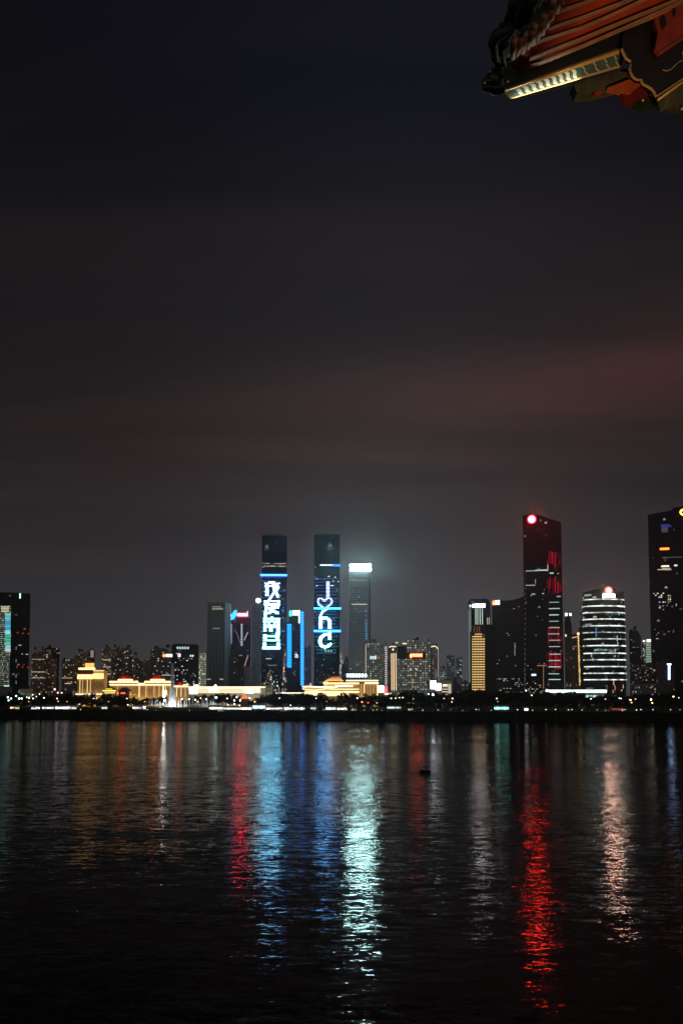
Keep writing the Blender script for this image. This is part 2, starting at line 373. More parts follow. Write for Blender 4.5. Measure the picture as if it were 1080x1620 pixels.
def led_rows(T, name, segs, ox, oy, sc, mat, row=2.15, duty=.5, step=.3, off=.02):
    """LED tubes on the floor lines: each row lights where a stroke of the drawing crosses it"""
    S = [((ox + a / sc, oy + b / sc), (ox + c / sc, oy + d / sc), w * .95 / sc / 2) for a, b, c, d, w in segs]
    xa = min(min(p[0], q[0]) - w for p, q, w in S); xb = max(max(p[0], q[0]) + w for p, q, w in S)
    ya = min(min(p[1], q[1]) - w for p, q, w in S); yb = max(max(p[1], q[1]) + w for p, q, w in S)
    def inside(x, y):
        for (ax, ay), (bx, by), w in S:
            dx, dy = bx - ax, by - ay; t = ((x - ax) * dx + (y - ay) * dy) / (dx * dx + dy * dy + 1e-9); t = min(1, max(0, t))
            ex, ey = abs(x - ax - t * dx), abs(y - ay - t * dy)
            if abs(dx) < .05 * abs(dy) or abs(dy) < .08 * abs(dx):
                if abs(dx) < abs(dy):
                    if ex <= w and min(ay, by) <= y <= max(ay, by): return True
                elif ey <= w and min(ax, bx) <= x <= max(ax, bx): return True
            elif ex * ex + ey * ey <= w * w: return True
        return False
    m = MB(); D = T.D - off; y = math.floor(ya / row) * row
    while y < yb + row:
        x = xa - step; run = None
        while x < xb + 2 * step:
            h = inside(x, y + row / 2)
            if h and run is None: run = x
            if not h and run is not None:
                p = P(run, y + row * duty, D); q = P(x, y, D); m.box((p.x, D - .35, p.z), (q.x, D, q.z)); run = None
            x += step
        y += row
    return m.build(name, mat, T.root)

# --- far left
g_teal = facade('curtain wall slate', (.05,.05,.05), (.02,.022,.025), 4, 3.6, .8, .6, .02, CREAM, .12)
T = Tower('office_tower', 'black unlit tower at the left edge, behind the blue-green lit one', -20, 26, 937, 1500, 40, facade('black glass', (.03,.03,.03), (.015,.016,.018), 4, 3.6, .85, .7, .01, CREAM, .1), side=None)
T.el('warning_light', 16.2, 1004.5, 18, 1007, E(RED, 1.5)); T.el('warning_light', 16, 1031, 17.6, 1033, E(RED, .8))
T2 = Tower('shaft', None, 25.4, 46, 938.5, 1505, 34, facade('dark brown glass', (.045,.035,.035), (.02,.018,.018), 4, 3.6, .8, .6, .015, WARM, .12))
T2.root['label'] = 'dark brown tower with rows of three red warning lights, at far left'; T2.root['category'] = 'skyscraper'; T2.root.name = 'office_tower'
T2.el('sign', 31, 938.8, 33.5, 947, E(TEAL, 1.6))
for x, y in ((28.4, 1001), (37, 1002), (45.6, 1002.3), (27.4, 1055), (36.2, 1055.6), (44.4, 1056)): T2.el('warning_light', x - .8, y - .9, x + .8, y + .9, E(RED, .8))
for x, y, w in ((32, 1020.8, 4.5), (35.5, 1034.5, 2), (43, 1035, 4)): T2.win(x, y, w, 1.6, E(WHITE, .35))
for y in (1026, 1046, 1070, 1080): T2.el('light_strip', 25.6, y - 3, 26.4, y + 2, E(COOL, .4))
T = Tower('led_tower', 'slim tower with blue-green lit edge and cream window grid at the left edge', -8, 15.5, 958, 1420, 26, facade('lit cream grid', (.08,.07,.06), (.05,.05,.05), 1.9, 2.9, .6, .5, 2.0, CREAM, .42, tint=(.6, 1, .8)))
for k in range(4): T.el('light_strip', 2.5, 959.5 + k * 2.4, 14.8, 960.8 + k * 2.4, E((1, .85, .55), .75))
y = 970
LEDC = [(.25,.85,1)]*5 + [(.1,.6,.9)]*7 + [(.35,.95,1)]*3 + [(.08,.4,.6)] + [(.05,.65,.35)]*4 + [(.3,.9,.75)]*4 + [(.6,.95,1)]*3
for i, c in enumerate(LEDC): T.el('led_panel', 8 + (i % 3) * .5, y + i * 2.26, 17.2, y + i * 2.26 + 1.9, E(c, rnd.uniform(.5, .95)))
MB().box((PX(-6,1405), 1405, GZ), (PX(15,1405), 1416, PZ(1086, 1405))).build('podium', M_conc, T.root)
for x in (1, 6, 9, 13): T.win(x, 1088 + rnd.uniform(-3, 3), 3.5, 2.2, E(TEAL, 1.2))

# --- residential group left
res_b = lambda n, w=(.16,.12,.10), lit=.12, c=WARM, ls=.18: facade(n, tuple(q * 1.4 for q in w), (.03,.03,.035), 3.4, 3.3, .5, .5, lit * 2.2, c, ls * 1.5, tint=(1, .82, .62))
def resid(label, a, b, top, D, mat, lines=(), dep=22, wn=0, group=None, cols=LW, st=.6):
    T = Tower('apartment_tower', label, a, b, top, D, dep, mat, 'apartment tower', group)
    for (xa, xb, yy, c, s_) in lines: T.el('light_strip', xa, yy - .55, xb, yy + .55, E(c, s_))
    if wn: T.wins(a + 1, (top if not isinstance(top, list) else top[0][1]) + 6, b - 1, 1088, wn, cols, st)
    T.roof_kit(2); return T
resid('brown apartment tower with three lit floor lines, right of the dark brown tower', 50, 72, [(50,1036),(53,1033),(58,1031),(66,1030),(72,1028)], 1350, res_b('brown a'), [(51,71.5,1043,WARM,.35),(50,72,1063,CREAM,.45),(50,72,1072.4,CREAM,.4)], wn=5)
resid('reddish apartment tower with a pale corner line beside the three-line one', 72.3, 81.5, 1027, 1360, res_b('brown b', (.22,.13,.09)), [(72.5,73.3,1050,WARM,.2)], wn=3)
resid('lower reddish apartment tower, second right of the three-line one', 81.8, 90, 1042, 1345, res_b('brown c', (.22,.14,.10)), wn=2)
resid('dark apartment slab rising behind the reddish apartment towers', 70, 94, 1025, 1600, res_b('brown d', (.06,.06,.06), .05), wn=3)
resid('dark apartment tower with one yellow floor line left of the golden palace', 98, 117, 1043, 1350, res_b('brown e', (.12,.10,.08), .1), [(98,115,1072.5,GOLD,.55),(103,113,1081.3,CREAM,.7)], wn=4)
resid('brown apartment tower behind the yellow-line tower', 117, 137, [(117,1040),(122,1035),(130,1034),(137,1031)], 1420, res_b('brown f', (.20,.14,.10), .1), wn=5)
T = resid('slim tower with two warm vertical light lines above the golden palace', 138, 150, 1029.5, 1500, res_b('brown g', (.08,.07,.07), .05))
for x in (144.3, 147): T.el('light_strip', x, 1029, x + .9, 1040, E(CREAM, .8))
resid('brown tower with three bright floor lines right of the golden palace', 161, 175.5, [(161,1028),(166,1026),(175.5,1025)], 1400, res_b('brown h', (.20,.16,.12), .12), [(163,175.5,1044,CREAM,.55),(163,175.5,1055,CREAM,.5),(163,175.5,1066,CREAM,.5)], wn=3)
resid('grey-brown tower behind the left red dome', 176, 195, [(176,1030),(184,1025),(195,1024)], 1500, res_b('brown i', (.13,.13,.12), .10), wn=5)
resid('dark tower between the two red domes, taller one', 193, 208, [(193,1026),(200,1024),(208,1028)], 1450, res_b('brown j', (.12,.12,.10), .12), wn=5)
resid('low dim tower between the two red domes, shorter one', 208, 222, [(208,1036),(216,1040),(222,1044)], 1440, res_b('brown k', (.12,.11,.09), .14), wn=6)
resid('faint far block seen through the gap left of the orange-sign tower', 220, 240, 1046, 2100, res_b('brown l', (.10,.10,.10), .05))
T = resid('dark tower carrying the orange and white lit sign', 238, 272, [(238,1027),(243,1024),(262,1026),(272,1034)], 1400, res_b('grey m', (.07,.075,.08), .06), wn=14, cols=[WHITE, COOL])
T.glyphs('roof_sign', 262, 1034.6, 273, 1039.3, 3, E(WHITE, 3)); T.quad('logo', [(256.5,1037),(259,1034.6),(262,1036),(261.5,1039),(258.5,1039.6)], E((1,.25,.05), 3), .5, .6)
T.el('light_strip', 256, 1067.4, 270, 1068.6, E(WHITE, .5))
T = Tower('office_tower', 'dark square tower with scattered white windows and a pink lit square', 271, 314, [(271,1021),(276,1018.5),(310,1019),(314,1021)], 1450, 35, facade('near black glass', (.035,.045,.05), (.015,.02,.025), 3.6, 3.6, .8, .6, .03, COOL, .25))
T.glyphs('roof_sign', 279, 1023.2, 299.5, 1027, 5, E(COOL, .9)); T.el('lit_sign', 281.5, 1034, 286, 1039.5, E((1,.55,.75), 1.6)); T.glyphs('wall_sign', 300, 1036, 307, 1039, 2, E(COOL, 1.2))
T.wins(274, 1042, 312, 1090, 34, [WHITE, COOL, WHITE, (1,.8,.9)], .8, (1.4, 4.5), 1.2)
T = Tower('apartment_tower', 'narrow cream-lit building with a full grid of windows beside the grey tower', 314.5, 325.5, 1034, 1380, 20, facade('cream windows', (.25,.24,.18), (.06,.06,.05), 2.1, 2.6, .72, .62, 9, (1, .92, .62), .75, tint=(.8,1,.7)), 'apartment tower')
# --- grey tower
T = Tower('office_tower', 'tall plain grey tower with vertical fins and a paler flank', 327, 355, 953, 1650, 40, facade('grey fins', (.42,.45,.44), (.035,.045,.05), 2.4, 400, .5, 1.0, 0, WHITE, 0), side=(363.5, 30))
for yy, n in ((960, 5), (963.3, 6)):
    for k in range(n): T.win(337 + k * 2.9, yy, 1.9, 1.1, E(CREAM, .5 + .25 * (yy > 962)))
for k in range(4): T.win(338 + k * 2.8, 994, 2.2, .9, E(WHITE, .35))
for k in (329, 332, 349, 352): T.win(k, 1074.5, 2.6, 1.4, E(CREAM, .5))
# --- violet towers
T = Tower('office_tower', 'violet-tinted tower with the slanted blue sign and the red sign on its roof', 363, 396, [(363,983),(374,978),(378,977),(396,977)], 1800, 40, facade('violet glass', (.10,.10,.16), (.03,.03,.06), 4, 3.8, .8, .6, .06, (.5,.5,1), .25, tint=(.3,.4,1)))
T.quad('lit_logo', [(363.5,972),(367.5,971),(369.5,966.5),(374.5,964.5),(374.3,973),(370,979),(364,982)], E((.03,.42,1), 2.4), 1.5, .3)
T.glyphs('roof_sign', 375.5, 970.5, 390.5, 974.8, 6, E((1,.02,.06), 130)); T.line('sign_edge', [(391.3,967),(391.5,975)], 1.2, E((1,.45,.5), 3))
for k in range(10): T.el('lit_window', 365.2, 988 + k * 3.15, 367.2, 989.6 + k * 3.15, E(WHITE, .55 - .02 * k))
for k in range(12): T.el('lit_window', 381, 987 + k * 2.95, 383.8, 988.7 + k * 2.95, E((.75,.85,1), .7))
T.line('light_line', [(371,997.5),(374.5,1001),(380.5,1018)], 1.0, E((.6,.6,.95), .22)); T.line('light_line', [(392,1000),(386,1013)], 1.3, E((1,.8,.8), .5))
T.line('light_line', [(392.5,1036),(388,1050),(386.8,1054)], 1.3, E((1,.75,.7), .4))
resid('dark slab with violet window cluster in front of the violet tower', 376, 386.5, [(376,1030),(380,1026),(386.5,1027)], 1550, res_b('dk a', (.05,.055,.06), .03), [(378,379.6,1037,(.4,.4,1),.8),(381,383,1036.8,(.4,.4,1),.9)])
resid('dark slab right beside the grey tower flank', 363.2, 376, [(363.2,1028),(367,1026),(376,1026)], 1540, res_b('dk b', (.06,.065,.06), .03))
resid('pinkish slab below the diagonal light line', 386.7, 397, 1054, 1560, res_b('dk c', (.28,.22,.24), .03))
T = Tower('office_tower', 'grey gridded tower topped by one round white light', 397.5, 413, [(397.5,966),(400,957),(413,955)], 1700, 34, facade('grey grid', (.32,.35,.38), (.05,.06,.07), 2.6, 2.9, .55, .5, .35, COOL, .12))
p = P(408.5, 950, 1700); MB().ball((p.x, 1703, p.z), 3.4, 16, 10).build('globe_light', E((.90,.97,1), 45), T.root, True); MB().box((p.x - .4, 1702.6, p.z - 8), (p.x + .4, 1703.4, p.z - 3)).build('mast', M_dark, T.root)

# --- twin towers with LED writing
tw = facade('twin glass', (.012,.02,.04), (.008,.013,.026), 3.2, 3.2, .85, .6, .035, CREAM, .35, tint=(.2,.5,1), rough=.2)
def crown(T, a, b, y):
    m = MB(); n = 14
    for i in range(n):
        xa = a + (b - a) * i / n; h = 2.2 * math.sin(math.pi * (i + .5) / n) ** .6 + rnd.uniform(-.3, .5)
        p = P(xa, y + .4, T.D + 6); q = P(xa + (b - a) / n * .86, y - h, T.D + 6); m.box((p.x, T.D + 3, p.z), (q.x, T.D + 10, q.z))
    m.build('crown_fins', M_frame, T.root)
def logo(T, x, y, s):
    lm = E((.55,.65,.75), .16)
    T.quad('logo', [(x - 3 * s, y + 3 * s), (x - 2.4 * s, y), (x - .6 * s, y - 1.2 * s), (x, y - 4.2 * s), (x + .8 * s, y - 1.5 * s), (x + 2.6 * s, y), (x + 2.8 * s, y + 3 * s)], lm)
    T.glyphs('wordmark', x - 3.6 * s, y + 4.8 * s, x + 3.8 * s, y + 6.3 * s, 4, lm, .3, .4)
T = Tower('twin_tower', 'left twin tower, dark glass with white Chinese characters down its front', 413.3, 453.3, 848, 1900, 48, tw)
crown(T, 414, 452, 848); logo(T, 422, 864, 1.0)
for yy, n in ((891.5, 11), (895.6, 14)):
    for k in range(n):
        if rnd.random() < .85: T.win(415 + k * 38 / n + 1, yy + rnd.uniform(-.2, .3), rnd.uniform(1.4, 2.6), 1.3, E(rnd.choice(((1,.85,.45), CREAM, (.8,.9,.6))), rnd.choice((.4, .8))))
T.el('led_band', 411.8, 908.4, 454, 911.4, E((.03,.14,1), 8), .9)
ch = [
 [(170,270,330,250,36),(200,260,200,515,60),(152,325,425,325,26),(148,410,265,408,22),(315,255,335,380,66),(335,380,395,500,56),(405,350,335,425,50),(335,425,240,575,44),(370,288,420,268,38)],
 [(148,588,420,586,20),(190,595,190,690,86),(150,672,432,672,34),(230,640,400,640,10),(415,590,415,690,40),(188,700,165,890,48),(215,712,412,706,34),(300,720,305,765,46),(305,765,235,815,44),(250,745,395,815,46)],
 [(133,920,432,920,30),(288,885,288,960,40),(160,940,160,1145,50),(402,940,402,1225,56),(135,962,430,962,30),(225,985,240,1020,24),(345,985,330,1020,24),(200,1038,360,1038,24),(200,1072,355,1072,24),(272,1035,272,1145,56)],
 [(165,1215,165,1335,62),(135,1240,420,1240,26),(135,1322,435,1322,26),(388,1180,388,1335,64),(200,1277,355,1277,14),(152,1345,152,1480,62),(405,1345,405,1480,62),(120,1352,440,1352,20),(180,1403,380,1403,16),(118,1456,440,1456,50)]]
cm = [E((.50,.72,1), 6), E((.24,.68,1), 24), E((.16,.62,1), 30), E((.22,.74,1), 22)]
for segs, m_ in zip(ch, cm): led_rows(T, 'led_character', segs, 405, 900, 11.57, m_)
# the LED net round the characters glows blue to green
for k in range(22):
    yy = 913 + k * 5.3; c = (.03,.07,.28) if k < 9 else ((.02,.16,.30) if k < 16 else (.02,.24,.17))
    T.el('led_row', 413.8, yy, 443 + 8 * (k % 4 == 0), yy + 1.5, E(c, .8), .2, .01)
for x, y, w in ((449, 961, 2.4), (447, 964.6, 3), (442, 942.5, 5), (448, 967, 2.5)): T.win(x, y, w, 1.4, E((.1,.35,1) if y > 950 else (.5,1,.8), .7))
for k in range(3): T.win(422 + k * 3, 1042, 2.2, 1.4, E((.9,1,.7), .7))
for k in range(5): T.win(425 + k * 2.9, 1052 + (k % 2), 2, 1, E(COOL, .4))
T.wins(415, 1060, 452, 1090, 12, [CREAM, WARM, COOL], .4)
T = Tower('twin_tower', 'right twin tower, dark glass with a white letter I, heart and nc down its front', 496.5, 537.3, 846.5, 1900, 48, tw)
crown(T, 500, 536, 846.5); logo(T, 522, 862, 1.15)
T.el('led_band', 506, 893, 529, 895, E(WHITE, 1.3), .9); T.el('led_band', 526.5, 892.6, 538, 896, E((.04,.22,1), 2.0), 1.1)
T.el('led_band', 496.4, 961.4, 539, 963.8, E((.02,.30,1), 10), .9); T.el('led_band', 496.4, 996.8, 538.6, 999.8, E((.02,.22,1), 12), .9)
nc = [
 [(327,222,327,535,66)],
 [(262,595,210,545,42),(210,545,165,545,40),(165,545,146,600,42),(146,600,168,660,42),(168,660,235,705,42),(262,595,320,545,42),(320,545,375,545,40),(375,545,404,595,42),(404,595,385,650,42),(385,650,310,705,42)],
 [(315,735,235,785,44),(235,785,190,865,36)],
 [(195,885,195,1115,62),(205,925,270,900,50),(270,900,340,925,50),(360,930,360,1115,62)],
 [(362,1150,362,1310,56),(345,1215,270,1210,50),(270,1210,200,1265,56),(200,1265,182,1335,60),(182,1335,208,1410,60),(208,1410,275,1440,56),(275,1440,345,1410,56),(345,1410,378,1385,44)]]
nm = [E((.50,.62,1), 3), E((.45,.60,1), 3), E((.15,.44,1), 17), E((.14,.44,1), 26), E((.17,.56,1), 21)]
for nme, segs, m_ in zip(('led_letter', 'led_heart', 'led_stroke', 'led_letter', 'led_letter'), nc, nm): led_rows(T, nme, segs, 490, 900, 11.57, m_)
for k in range(24):
    yy = 915 + k * 5.1; c = (.03,.06,.28) if k < 9 else ((.02,.14,.34) if k < 17 else (.02,.18,.20))
    T.el('led_row', 497 + (k % 3) * 2, yy, 531 + 4 * (k % 3 == 0), yy + 1.4, E(c, .75), .2, .01)
for x, y, w in ((520, 912, 3), (530, 913, 2), (501, 926.6, 3), (525, 926.4, 5), (527, 919, 2), (535, 920, 2), (501, 916, 5)): T.win(x, y, w, 1.5, E((.2,.2,.9) if (x, y) == (501, 916) else (.8,1,.75), .9))
for k in range(3): T.win(515 + k * 4.4, 1030, 2.6, 1.6, E((.8,1,.9), .7))
T.wins(498, 1040, 536, 1085, 12, [CREAM, WARM, TEAL], .35)

# --- blue-edged building between the twins
T = Tower('office_tower', 'dark tower with bright blue light strips between the twin towers', 452.5, 481.5, [(452.5,985),(457,985),(457,966),(481.5,966)], 1750, 36, facade('navy glass', (.035,.04,.07), (.015,.02,.04), 3.5, 3.6, .8, .6, .04, COOL, .2))
for k in range(14): T.el('led_panel', 454.2, 987.2 + k * 4.93, 461, 987.2 + k * 4.93 + 4.6, E((.012,.27,.92), 2.0), .7)
T.el('lit_sign', 457.3, 966, 461.5, 975, E((.1,.9,1), 1.6), .8); T.glyphs('roof_sign', 462, 965.5, 472, 974, 4, E(WHITE, 2.5)); T.el('light_strip', 472, 965, 474.3, 986, E(CREAM, 1.8), .9)
for k in range(30): T.el('led_panel', 475.4, 967.4 + k * 3.92, 480.4, 967.4 + k * 3.92 + 3.3, E((.02,.22,1), 3.0), .7)
T.line('logo', [(466.3,1036),(468.5,1034.5),(470.5,1036.5),(470.5,1040.5)], 1.3, E(WHITE, 1.2)); T.line('logo', [(470,1037.5),(466.8,1037.8),(466.8,1040),(470,1040)], 1.1, E(WHITE, 1.0))
T.wins(463, 990, 473, 1080, 8, [COOL, WHITE], .3)
resid('bluish slab directly left of the right twin tower', 481.7, 492, 1024, 2300, res_b('bl a', (.10,.13,.25), .12, COOL, .25))
# --- mirrored sliver, its golden reflections put in as glowing panes
T = Tower('glass_spire', 'slim golden mirrored shard between the right twin and the white-topped tower', 536.5, 545, [(536.5,1064),(538.5,1024),(541,1030),(543,1050),(545,1064)], 1500, 10, facade('gold glass', (.2,.15,.08), (.08,.06,.03), 2, 3.5, .8, .8, .9, (1,.8,.45), .45), 'tower')
resid('small blue-grey block beside the golden shard', 540, 548, 1050, 1480, res_b('bl b', (.08,.10,.18), .05, COOL, .2))
T = Tower('glass_spire', 'slim shard with orange and white gleams beside the left twin tower base', 446.5, 453.5, [(446.5,1070),(449,1040),(451,1024),(452.5,1040),(453.5,1070)], 1500, 10, facade('gold glass b', (.15,.12,.12), (.05,.05,.06), 2, 4, .8, .8, .45, (1,.6,.35), .7, tint=(1,1,1)), 'tower')
T = Tower('glass_spire', 'stepped cluster of gold-lit peaks in front of the left twin tower', 414, 444, [(414,1088),(418,1082),(421,1074),(424,1072),(426.5,1060),(428.5,1060),(431,1073),(435,1080),(439,1078),(441,1086),(444,1092)], 1480, 14, facade('gold peaks', (.10,.09,.08), (.04,.04,.04), 2.4, 3.2, .7, .7, .5, (1,.72,.4), .75), 'tower')
# --- sign-topped tower
T = Tower('office_tower', 'grey gridded tower crowned by the brightest blue-white roof sign', 551.3, 583.5, 903.5, 1800, 40, facade('pale grid', (.50,.52,.53), (.05,.06,.065), 3.0, 3.2, .55, .5, .35, COOL, .12), side=(586.5, 32))
SIGN = T.glyphs('roof_sign', 552.8, 892.6, 587.2, 903, 5, E((.55,.97,.95), 210), .35, .6)
for k in range(9): T.win(554 + k * 3.1, 918 - (k % 3) * .5, 2, 1.1, E((.95,1,.6), .45))
for k in range(9): T.win(557.5 + k * 2.7, 956, 2, 1.4, E(CREAM, .8))
for k in range(7): T.el('led_row', 577.5, 985 + k * 4, 580.6, 987.4 + k * 4, E((.1,.45,.7), .5))
for y in (965, 972, 980): T.el('led_row', 577.5, y, 580, y + 3, E((.4,.3,.7), .3))
T.wins(553, 935, 576, 1060, 14, [COOL, WHITE, CREAM], .3)
T.glyphs('lower_sign', 547.5, 1066, 580.3, 1071.3, 7, E((.80,.90,1), 7), .6, 14)
T.el('light_strip', 578, 1019, 579, 1064, E(CREAM, .55), .5, 8)
# --- residential group centre
gr = lambda n, c=(.16,.20,.15), lit=1.3, lc=(.85,.95,.6), ls=.38, bay=3.8: facade(n, c, (.03,.035,.03), bay, 3.4, .55, .5, lit, lc, ls)
T = resid('green-grey apartment tower with a blurred white and red sign, right of the sign-topped tower', 579.5, 606, [(579.5,1018),(589,1017),(591,1015),(600,1015),(602,1018),(606,1018)], 1500, gr('gr a'), dep=26)
T.glyphs('wall_sign', 585, 1038, 595, 1043, 3, E((.6,.9,1), 1.6)); T.glyphs('wall_sign', 595.5, 1039, 600.5, 1042, 2, E((1,.3,.15), .7))
T = resid('dark apartment tower with columns of white light dots', 606.3, 615, [(606.3,1020),(610,1019),(615,1023)], 1490, res_b('gr b', (.10,.10,.10), .1))
for k in range(22): T.el('light_dot', 608.5, 1023 + k * 2.9, 612.3, 1024.4 + k * 2.9, E((.95,.9,.88), .65))
T = resid('apartment tower with three tall gold vertical lines', 615.2, 627.5, [(615.2,1021),(627.5,1021)], 1480, gr('gr c', (.2,.17,.12), .6, WARM, .2))
for x, w in ((618.7, 1.2), (621.8, 1.6), (625.5, 1.2)): T.el('light_strip', x, 1033.5, x + w, 1092, E((1,.70,.42), 1.1))
T.line('roof_light', [(615,1024),(619,1022.5),(626.5,1023)], 1.4, E((1,.85,.5), 1.2)); T.el('lamp', 620, 1026.5, 622.5, 1029, E(CREAM, 1.4))
T = resid('broad green-grey apartment block carrying the red character sign', 627.8, 673, [(627.8,1017),(634,1016),(643,1016),(643,1012.5),(663,1012.5),(665,1015),(673,1014)], 1470, gr('gr d', (.20,.22,.18), 1.8, (.95,.95,.65), .40, 3.6), dep=26)
T.el('sign_board', 628.5, 1022, 642.5, 1042.5, pmat('dark board', (.03,.03,.028)), .4); T.el('sign_board', 642.8, 1032, 673, 1042.6, pmat('dark board', (.03,.03,.028)), .4)
T.glyphs('roof_sign', 652.5, 1034.2, 668, 1039.2, 5, E((1,.08,.03), 20), .5, 1.2); T.quad('logo', [(648,1036.5),(650,1033.5),(652.3,1036),(651.5,1039.5),(649.5,1041),(648.2,1038.5)], E((1,.16,.05), 9), .5, 1.2)
T.el('roof_light', 636.5, 1017.4, 643, 1019, E((1,.9,.6), 1.2)); 
for x in (627, 674.5): T.el('roof_light', x - 1, 1015.5, x + 1, 1018, E(CREAM, 1.1), .5, -1)
for x in (649.5, 658.5): T.win(x, 1059.5, 2.4, 1.4, E(WHITE, .9))
for k in range(6): T.el('led_row', 651.3, 1073 + k * 3, 652.6, 1075 + k * 3, E((1,.35,.2), .5))
T = resid('apartment tower with a curved gold line round its roof', 673.3, 681.8, [(673.3,1015),(681.8,1017)], 1465, gr('gr e'))
T = resid('last tower of the green-grey apartments, gold line round its rounded roof', 682, 693, [(682,1023),(688,1021.5),(693,1027)], 1460, gr('gr f', (.22,.16,.13), 1.2, WARM, .2))
T.line('roof_light', [(681.5,1023.5),(686,1022),(690.5,1023.5),(692.5,1027)], 1.3, E((1,.85,.55), 1.3)); T.line('light_line', [(692.6,1028),(692.6,1072)], .8, E((1,.75,.55), .5))
# --- glowing billboards
T = Tower('billboard_building', 'low block behind trees with a blazing white screen right of the apartments', 680.5, 697.5, 1083, 1300, 10, M_conc, 'building')
T.el('lit_screen', 681, 1077, 689, 1089.5, E((.88,.90,1), 12), .5, .3); T.el('lit_screen', 689.3, 1081, 697, 1092, E((1,.93,.78), 5), .5, .3)
T = Tower('balcony_building', 'small cream building with three rows of dark balconies beside the white screen', 697.8, 714.5, 1076, 1290, 12, pmat('cream render', (.6,.55,.42), .8), 'building')
for k in range(3):
    T.el('balcony', 699, 1087 + k * 4.1, 707.5, 1089.2 + k * 4.1, pmat('balcony shade', (.05,.045,.04)), .4)
T.el('roof_light', 700, 1083, 707, 1084.5, E((1,.9,.7), 2.2)); T.el('roof_parapet', 704, 1073.5, 716, 1076.5, M_conc, 1.5)
T.el('lit_wall_panel', 708.5, 1082, 713, 1098, E((1,.86,.6), .55), .3, .03)
for k in range(4): T.el('lit_floor', 698.6, 1085.6 + k * 4.1, 707.8, 1087 + k * 4.1, E((1,.86,.6), .75), .3, .45)
resid('dark block right of the small balcony building', 715, 729, [(715,1082),(717,1075),(722,1075),(729,1088)], 1330, res_b('dk d', (.07,.06,.06), .03))
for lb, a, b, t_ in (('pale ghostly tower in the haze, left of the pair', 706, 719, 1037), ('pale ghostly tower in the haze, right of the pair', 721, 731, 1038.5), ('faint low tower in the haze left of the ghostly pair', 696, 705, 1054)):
    T = resid(lb, a, b, t_, 2700, facade('hazy ' + lb[-8:], (.30,.34,.42), (.06,.08,.1), 5, 4, .5, .5, .3, COOL, .35)); T.wins(a + 1, t_ + 4, b - 1, 1070, 5, [COOL, WHITE], .5)  # pale bluish walls carry the haze in their colour

# --- right group
T = Tower('office_tower', 'tower with a white sign bar and green-white vertical lines behind the gold-lit block', 741, 776, [(741,952),(744,948),(770,947),(775,951),(776,960)], 1600, 36, facade('dk glass r1', (.05,.055,.06), (.02,.022,.025), 3.5, 3.6, .8, .6, .03, COOL, .15))
T.glyphs('roof_sign', 746.5, 955.8, 767.2, 960.4, 6, E((.93,.92,1), 38)); T.el('lamp', 742, 956.5, 744.6, 960.2, E(TEAL, 1.6))
for x in (751.5, 754.6, 758.3, 762): T.el('light_strip', x, 961.5, x + .9, 988, E((.75,1,.85), .75))
for x in (770, 772.6): T.el('light_strip', x, 977, x + .9, 988, E((1,.85,.6), .5))
for x in (741.6, 743.8): T.el('light_strip', x, 964, x + .7, 1080, E((.6,.8,.75), .22))
T = Tower('residential_block', 'block with gold-lit balconies on every floor and a black flank', 743.5, 768, [(743.5,1000),(748,996),(752,989.5),(768,989.5)], 1350, 28, pmat('dark stone', (.05,.045,.04), .8), 'apartment tower')
for k in range(23):
    y = 1002.5 + k * 3.98
    T.el('lit_balcony', 746.3 if k else 751, y, 766.5 if k > 1 else 762, y + 1.35, E((1,.64,.24), rnd.uniform(.75, 1.15)))
    for x in (746.3, 750.8, 755.2, 759.6, 764.2):
        if k > 1 or x > 750: T.el('lit_pier', x, y + 1.4, x + 1.0, y + 3.9, E((1,.55,.16), .40), .3)
for x in (749, 753.5, 757.5): T.el('light_strip', x, 991, x + .8, 1001, E((1,.35,.12), .25))
T2 = Tower('residential_block', 'unlit side of the gold-lit block, a slab painted black for its shade', 768.2, 783, 988, 1351, 34, pmat('shaded flank', (.02,.02,.02), .8), 'apartment tower')  # the gold-lit block's shaded side, put in as a separate black slab
T = Tower('office_tower', 'broad dim tower with faint floor lines, curved roof and a small red and white sign', 779, 830, [(779,951),(792,950),(806,950),(818,948),(828,944),(830,944)], 1550, 45, facade('floor bands', (.10,.10,.10), (.02,.02,.022), 500, 3.9, 1.0, .6, 0, WHITE, 0))
T.glyphs('roof_sign', 782.5, 949.3, 790.3, 956.5, 2, E(WHITE, 5)); T.quad('logo', [(778.5,956.5),(778.8,950.5),(780.5,949.5),(782.3,953),(782,957)], E((1,.18,.06), 5), .5, .6)
T.wins(785, 960, 826, 1060, 9, [WHITE, CREAM], .3); T.wins(785, 1074, 829, 1098, 34, [CREAM, WARM, WHITE, COOL], .5)
for k in range(7): T.el('light_strip', 813.2, 1017 + k * 3, 814.3, 1019 + k * 3, E(WHITE, .35))
for k in range(26): T.el('light_strip', 829, 948 + k * 5.6, 830, 950.6 + k * 5.6, E((.6,.5,.45), .22), .4, 0.0)
